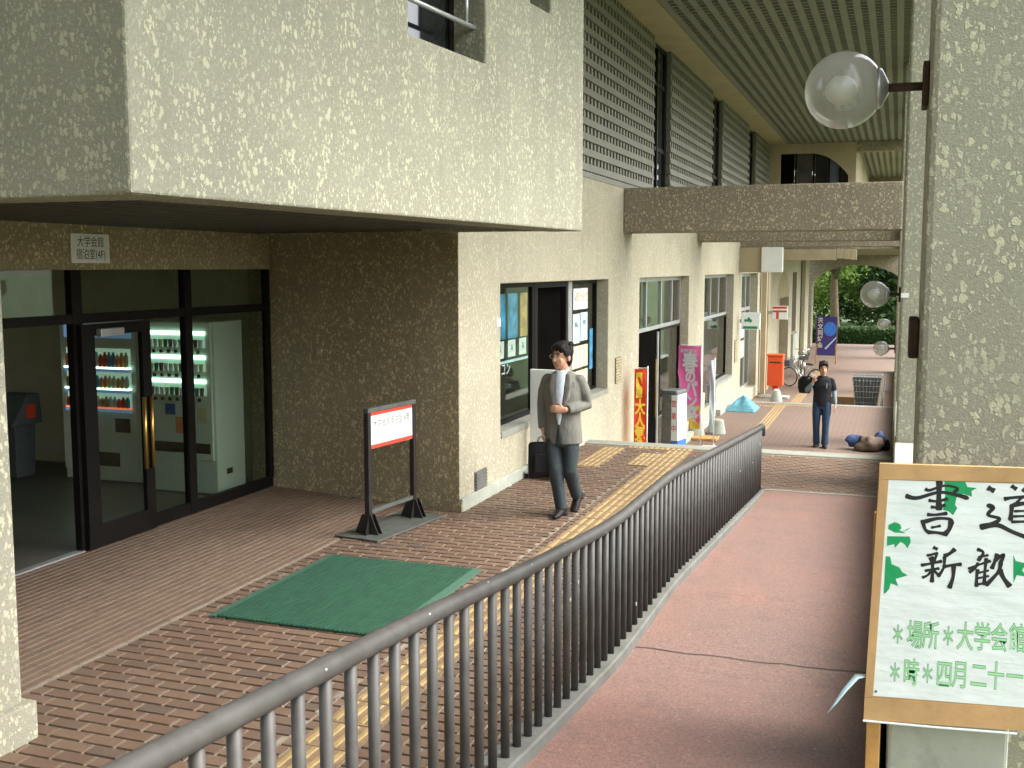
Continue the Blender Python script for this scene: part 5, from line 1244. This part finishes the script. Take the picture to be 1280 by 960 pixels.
RH_, RK, RA = (-.09, 0, .90), (-.10, -.03, .49), (-.085, .02, .085); LH_, LK, LA = (.09, .0, .90), (.085, -.06, .49), (.075, -.08, .085)
for a in ((RH_, RK, RA), (LH_, LK, LA)): body.tube(a, [.07, .05, .035], 12)
remesh(body, 'body', 'skin', man2, .007, 4); remesh(hair, 'hair', 'hairbrown' if 'hairbrown' in M else 'hair', man2, .007, 2); face(P, Rm, man2)
te = MB(); te.loft([(0, 0, .83), (0, .0, .95), (0, .0, 1.10), (0, -.005, 1.25), (0, .008, 1.36), (0, .014, 1.41), (0, .015, 1.445)], [(.178, .125), (.180, .125), (.172, .12), (.195, .13), (.19, .108), (.13, .08), (.066, .062)], 22, ref=(1, 0, 0))
te.tube([RS, (-.235, -.012, 1.26), (-.275, -.035, 1.19)], [.062, .064, .060], 14); te.ball((.155, .01, 1.355), (.06, .065, .055), 12, 8); te.ball((-.16, .01, 1.36), (.06, .065, .055), 12, 8); te.tube([LS, (.20, .015, 1.24), (.218, .02, 1.15)], [.062, .064, .060], 14)
remesh(te, 't_shirt', 'tee', man2, .009, 5)
MB().prism([(.075, 1.20), (.10, 1.21), (.105, 1.29), (.09, 1.32), (.08, 1.27)], 'y', -.138, -.141).build('chest_print', 'silver', man2)
for q_ in (0, 1):
  sv = MB(); sv.tube([(-.26, -.02, 1.22), RE, (-.22, -.12, 1.245), (-.183, -.152, 1.30)], [.05, .050, .042, .036], 12) if q_ else sv.tube([(.212, .018, 1.18), LE, (.248, -.02, .96), (.26, -.045, .885)], [.05, .048, .040, .034], 12)
  remesh(sv, 'sleeve', 'sleeve', man2, .008, 4)
tr = MB(); tr.loft([(0, 0, .78), (0, 0, .86), (0, 0, .95)], [(.155, .112), (.168, .118), (.16, .11)], 18, ref=(1, 0, 0))
tr.loft([RH_, (-.098, -.02, .68), RK, (-.095, .0, .28), (-.088, .015, .06)], [(.094, .105), (.088, .095), (.072, .078), (.066, .072), (.070, .080)], 16, ref=(1, 0, 0)); tr.loft([LH_, (.090, -.04, .68), LK, (.082, -.07, .28), (.076, -.075, .06)], [(.094, .105), (.088, .095), (.072, .078), (.066, .072), (.070, .080)], 16, ref=(1, 0, 0))
remesh(tr, 'jeans', 'jeans', man2, .009, 5)
for ank in (RA, LA): q = MB(); shoe(q, ank, R(-10 if ank is RA else 10)); remesh(q, 'shoe', 'leather', man2, .006, 3)
t = thing('shoulder_bag', 'black bag slung behind the shoulder of the person in jeans', 'bag', (-1.72, 22.52, Z2 + 1.08))
mb = MB(); mb.loft([(0, 0, -.02), (0, 0, .10), (0, 0, .24), (.02, 0, .32)], [(.11, .05), (.14, .07), (.13, .06), (.07, .04)], 18, ref=(1, 0, 0)); remesh(mb, 'bag', 'leather', t, .01, 4)
MB().tube([(-.05, 0, .30), (.10, -.20, .34), (.20, -.34, .30), (.23, -.30, .22)], .014, 8).build('strap', 'leather', t, smooth=True)

# ---- person on the lawn outside, whose back shows reflected in the display pane
p3 = thing('person', 'person in dark tee with white back print, reflected in the display window', 'person', (1.05, 26.9, -1.9), R(185))
body = MB(); hair = MB(); P, Rm = head(body, hair, (0, -.03, 1.56), R(45), 1.0)
body.tube([(0, .015, 1.34), (0, .0, 1.42), (0, -.01, 1.5)], [.06, .052, .05], 12); body.loft([(0, 0, .80), (0, 0, 1.05), (0, 0, 1.25), (0, .01, 1.37)], [(.13, .09), (.12, .08), (.15, .09), (.13, .07)], 14, ref=(1, 0, 0))
arms = (((-.19, .01, 1.36), (-.29, .02, 1.08), (-.30, -.10, .86)), ((.19, .01, 1.36), (.29, .02, 1.09), (.22, -.20, 1.0)))
for a in arms: body.tube(a, [.045, .038, .027], 10)
hand(body, arms[0][2], (0, -.2, -1), (1, 0, 0), (0, -1, 0), .5); hand(body, arms[1][2], (-.5, -1, 0), (-1, .3, 0), (0, 0, 1), .8)
legs = (((-.09, 0, .9), (-.10, .02, .48), (-.12, .06, .085)), ((.09, 0, .9), (.12, -.04, .48), (.13, -.06, .085)))
for a in legs: body.tube(a, [.07, .05, .035], 10)
remesh(body, 'body', 'skin', p3, .008, 4); remesh(hair, 'hair', 'hair', p3, .008, 2); face(P, Rm, p3)
te = MB(); te.loft([(0, 0, .84), (0, 0, 1.05), (0, .0, 1.25), (0, .008, 1.35), (0, .015, 1.43)], [(.18, .125), (.175, .12), (.20, .13), (.19, .105), (.066, .06)], 20, ref=(1, 0, 0))
for a in arms: te.tube([a[0], Vector(a[0]).lerp(Vector(a[1]), .8)], [.074, .070], 12)
remesh(te, 't_shirt', 'tee', p3, .01, 5)
text('TSU', .15, 'paper', Matrix.Translation((0, .142, 1.22)) @ Matrix(((-1, 0, 0, 0), (0, 0, 1, 0), (0, 1, 0, 0), (0, 0, 0, 1))), p3, offset=.004)
tr = MB(); tr.loft([(0, 0, .78), (0, 0, .95)], [(.16, .112), (.162, .11)], 16, ref=(1, 0, 0))
for a in legs: tr.tube([a[0], a[1], (a[2][0], a[2][1], .07)], [.096, .076, .066], 14)
remesh(tr, 'jeans', 'jeans', p3, .01, 5)
for a in legs: q = MB(); shoe(q, a[2], 0); remesh(q, 'shoe', 'leather', p3, .007, 2)

# ================================================================== GARDEN
def tree_crown(mb, c, r, n, leaf, rg):
    clumps = []
    for k in range(46):
        while True:
            q = Vector((rg.uniform(-1, 1), rg.uniform(-1, 1), rg.uniform(-1, 1)))
            if .35 < q.length < 1: break
        clumps.append((Vector((c[0] + q.x * r[0], c[1] + q.y * r[1], c[2] + q.z * r[2])), rg.uniform(.16, .34) * r[0]))
    for k in range(n):
        cc, rr = rg.choice(clumps); q = Vector((rg.gauss(0, .5), rg.gauss(0, .5), rg.gauss(0, .38))) * rr; p = cc + q
        a = Vector((rg.gauss(0, 1), rg.gauss(0, 1), rg.gauss(0, .6))).normalized(); b = a.cross(Vector((rg.gauss(0, 1), rg.gauss(0, 1), rg.gauss(0, 1)))).normalized(); s = leaf * rg.uniform(.6, 1.4)
        mb.add([p - a * s, p - b * s * .45, p + a * s, p + b * s * .45], [(0, 1, 2, 3)])
def make_tree(label, loc, h, seed, leafm, r=3.2, n=9000, leaf=.14, lean=0.5, low=0.35):
    rg = random.Random(seed); t = thing('tree', label, 'tree', loc, rg.uniform(0, 6), None)
    tk = MB(); top = Vector((lean, rg.uniform(-.4, .4), h * .72)); pts = [Vector((0, 0, -.3)), Vector((lean * .15, .05, h * .2)), Vector((lean * .5, 0, h * .45)), top]
    tk.tube(pts, [h * .036, h * .027, h * .02, h * .008], 12)
    for k in range(7):
        f_ = rg.uniform(.25, .8); st = pts[1].lerp(top, f_); a = k * 2.4 + rg.uniform(-.4, .4); L = rg.uniform(.5, .95) * r
        tk.tube([st, st + Vector((math.cos(a) * L * .5, math.sin(a) * L * .5, L * .45)), st + Vector((math.cos(a) * L, math.sin(a) * L, L * .75))], [h * .014, h * .009, h * .003], 8)
    tk.build('trunk', 'bark', t, smooth=True)
    cr = MB(); tree_crown(cr, (lean * .6, 0, h * (.5 + low * .4)), (r, r, h * (.5 - low * .35)), n, leaf, rg)
    m = bpy.data.meshes.new('crown'); m.from_pydata(cr.v, [], cr.f); m.materials.append(M[leafm]); o = bpy.data.objects.new('crown', m); COL.objects.link(o); o.parent = t
    return t
GZ = -1.9
make_tree('low leafy thicket left of the leaning trunk behind the hedge', (-6.5, 82.0, GZ), 7, 71, 'leaf', 4.6, 9000, .17, .2, -.4)
make_tree('low leafy thicket right of the leaning trunk behind the hedge', (-0.5, 84.0, GZ), 7, 77, 'leaf2', 4.6, 9000, .17, .2, -.4)
make_tree('broad tree with leaning bare trunk framed by the garden arch', (-3.6, 70.0, GZ), 9.5, 4, 'leaf', 4.2, 9000, .16, -1.8, .55)
make_tree('bright green tree behind the hedge at the left of the arch', (-8.0, 76.0, GZ), 8.5, 11, 'leaf', 4.2, 9000, .16, .4, .15)
make_tree('dark green tree in the garden behind the leaning trunk', (0.5, 80.0, GZ), 10, 23, 'leaf2', 4.8, 9000, .18, .3, .1)
make_tree('bright bushy tree furthest back through the arch', (-4.5, 88.0, GZ), 10, 31, 'leaf', 5.5, 10000, .2, .5, .05)
for k, (x, y, h, lm, lb) in enumerate(((13, 14, 8.5, 'leaf', 'green tree on the lawn outside opposite the red postered shop window'), (17, 24, 9.5, 'leaf2', 'dark tree on the lawn outside opposite the shop door'), (15, 37, 9, 'leaf', 'green tree on the lawn outside opposite the post box'), (15, 0, 8.5, 'leaf', 'green tree on the lawn outside level with the ramp top'))):
    make_tree(lb, (x, y, GZ), h, 50 + k, lm, 3.6, 6000, .17, .4, .15)
hg = thing('hedge', 'clipped dark green hedge across the garden beyond the arch', 'hedge', (-2.0, 62.5, GZ))
rg = random.Random(5); mb = MB()
for k in range(9000):
    p = Vector((rg.uniform(-7, 5), rg.uniform(-.6, .6), rg.uniform(.05, 1.05))); f_ = rg.random()
    if f_ < .4: p.y = -.6 + rg.gauss(0, .05)
    elif f_ < .75: p.z = 1.05 + rg.gauss(0, .06)
    a = Vector((rg.gauss(0, 1), rg.gauss(0, 1), rg.gauss(0, 1))).normalized(); b = a.cross(Vector((rg.gauss(0, 1), rg.gauss(0, 1), 1))).normalized(); s = .06 * rg.uniform(.6, 1.5)
    mb.add([p - a * s, p - b * s * .6, p + a * s, p + b * s * .6], [(0, 1, 2, 3)])
m = bpy.data.meshes.new('leaves'); m.from_pydata(mb.v, [], mb.f); m.materials.append(M['leaf2']); o = bpy.data.objects.new('leaves', m); COL.objects.link(o); o.parent = hg
MB().box(-6.9, 4.9, -.5, .5, .0, .98).build('core', 'leaf2', hg)
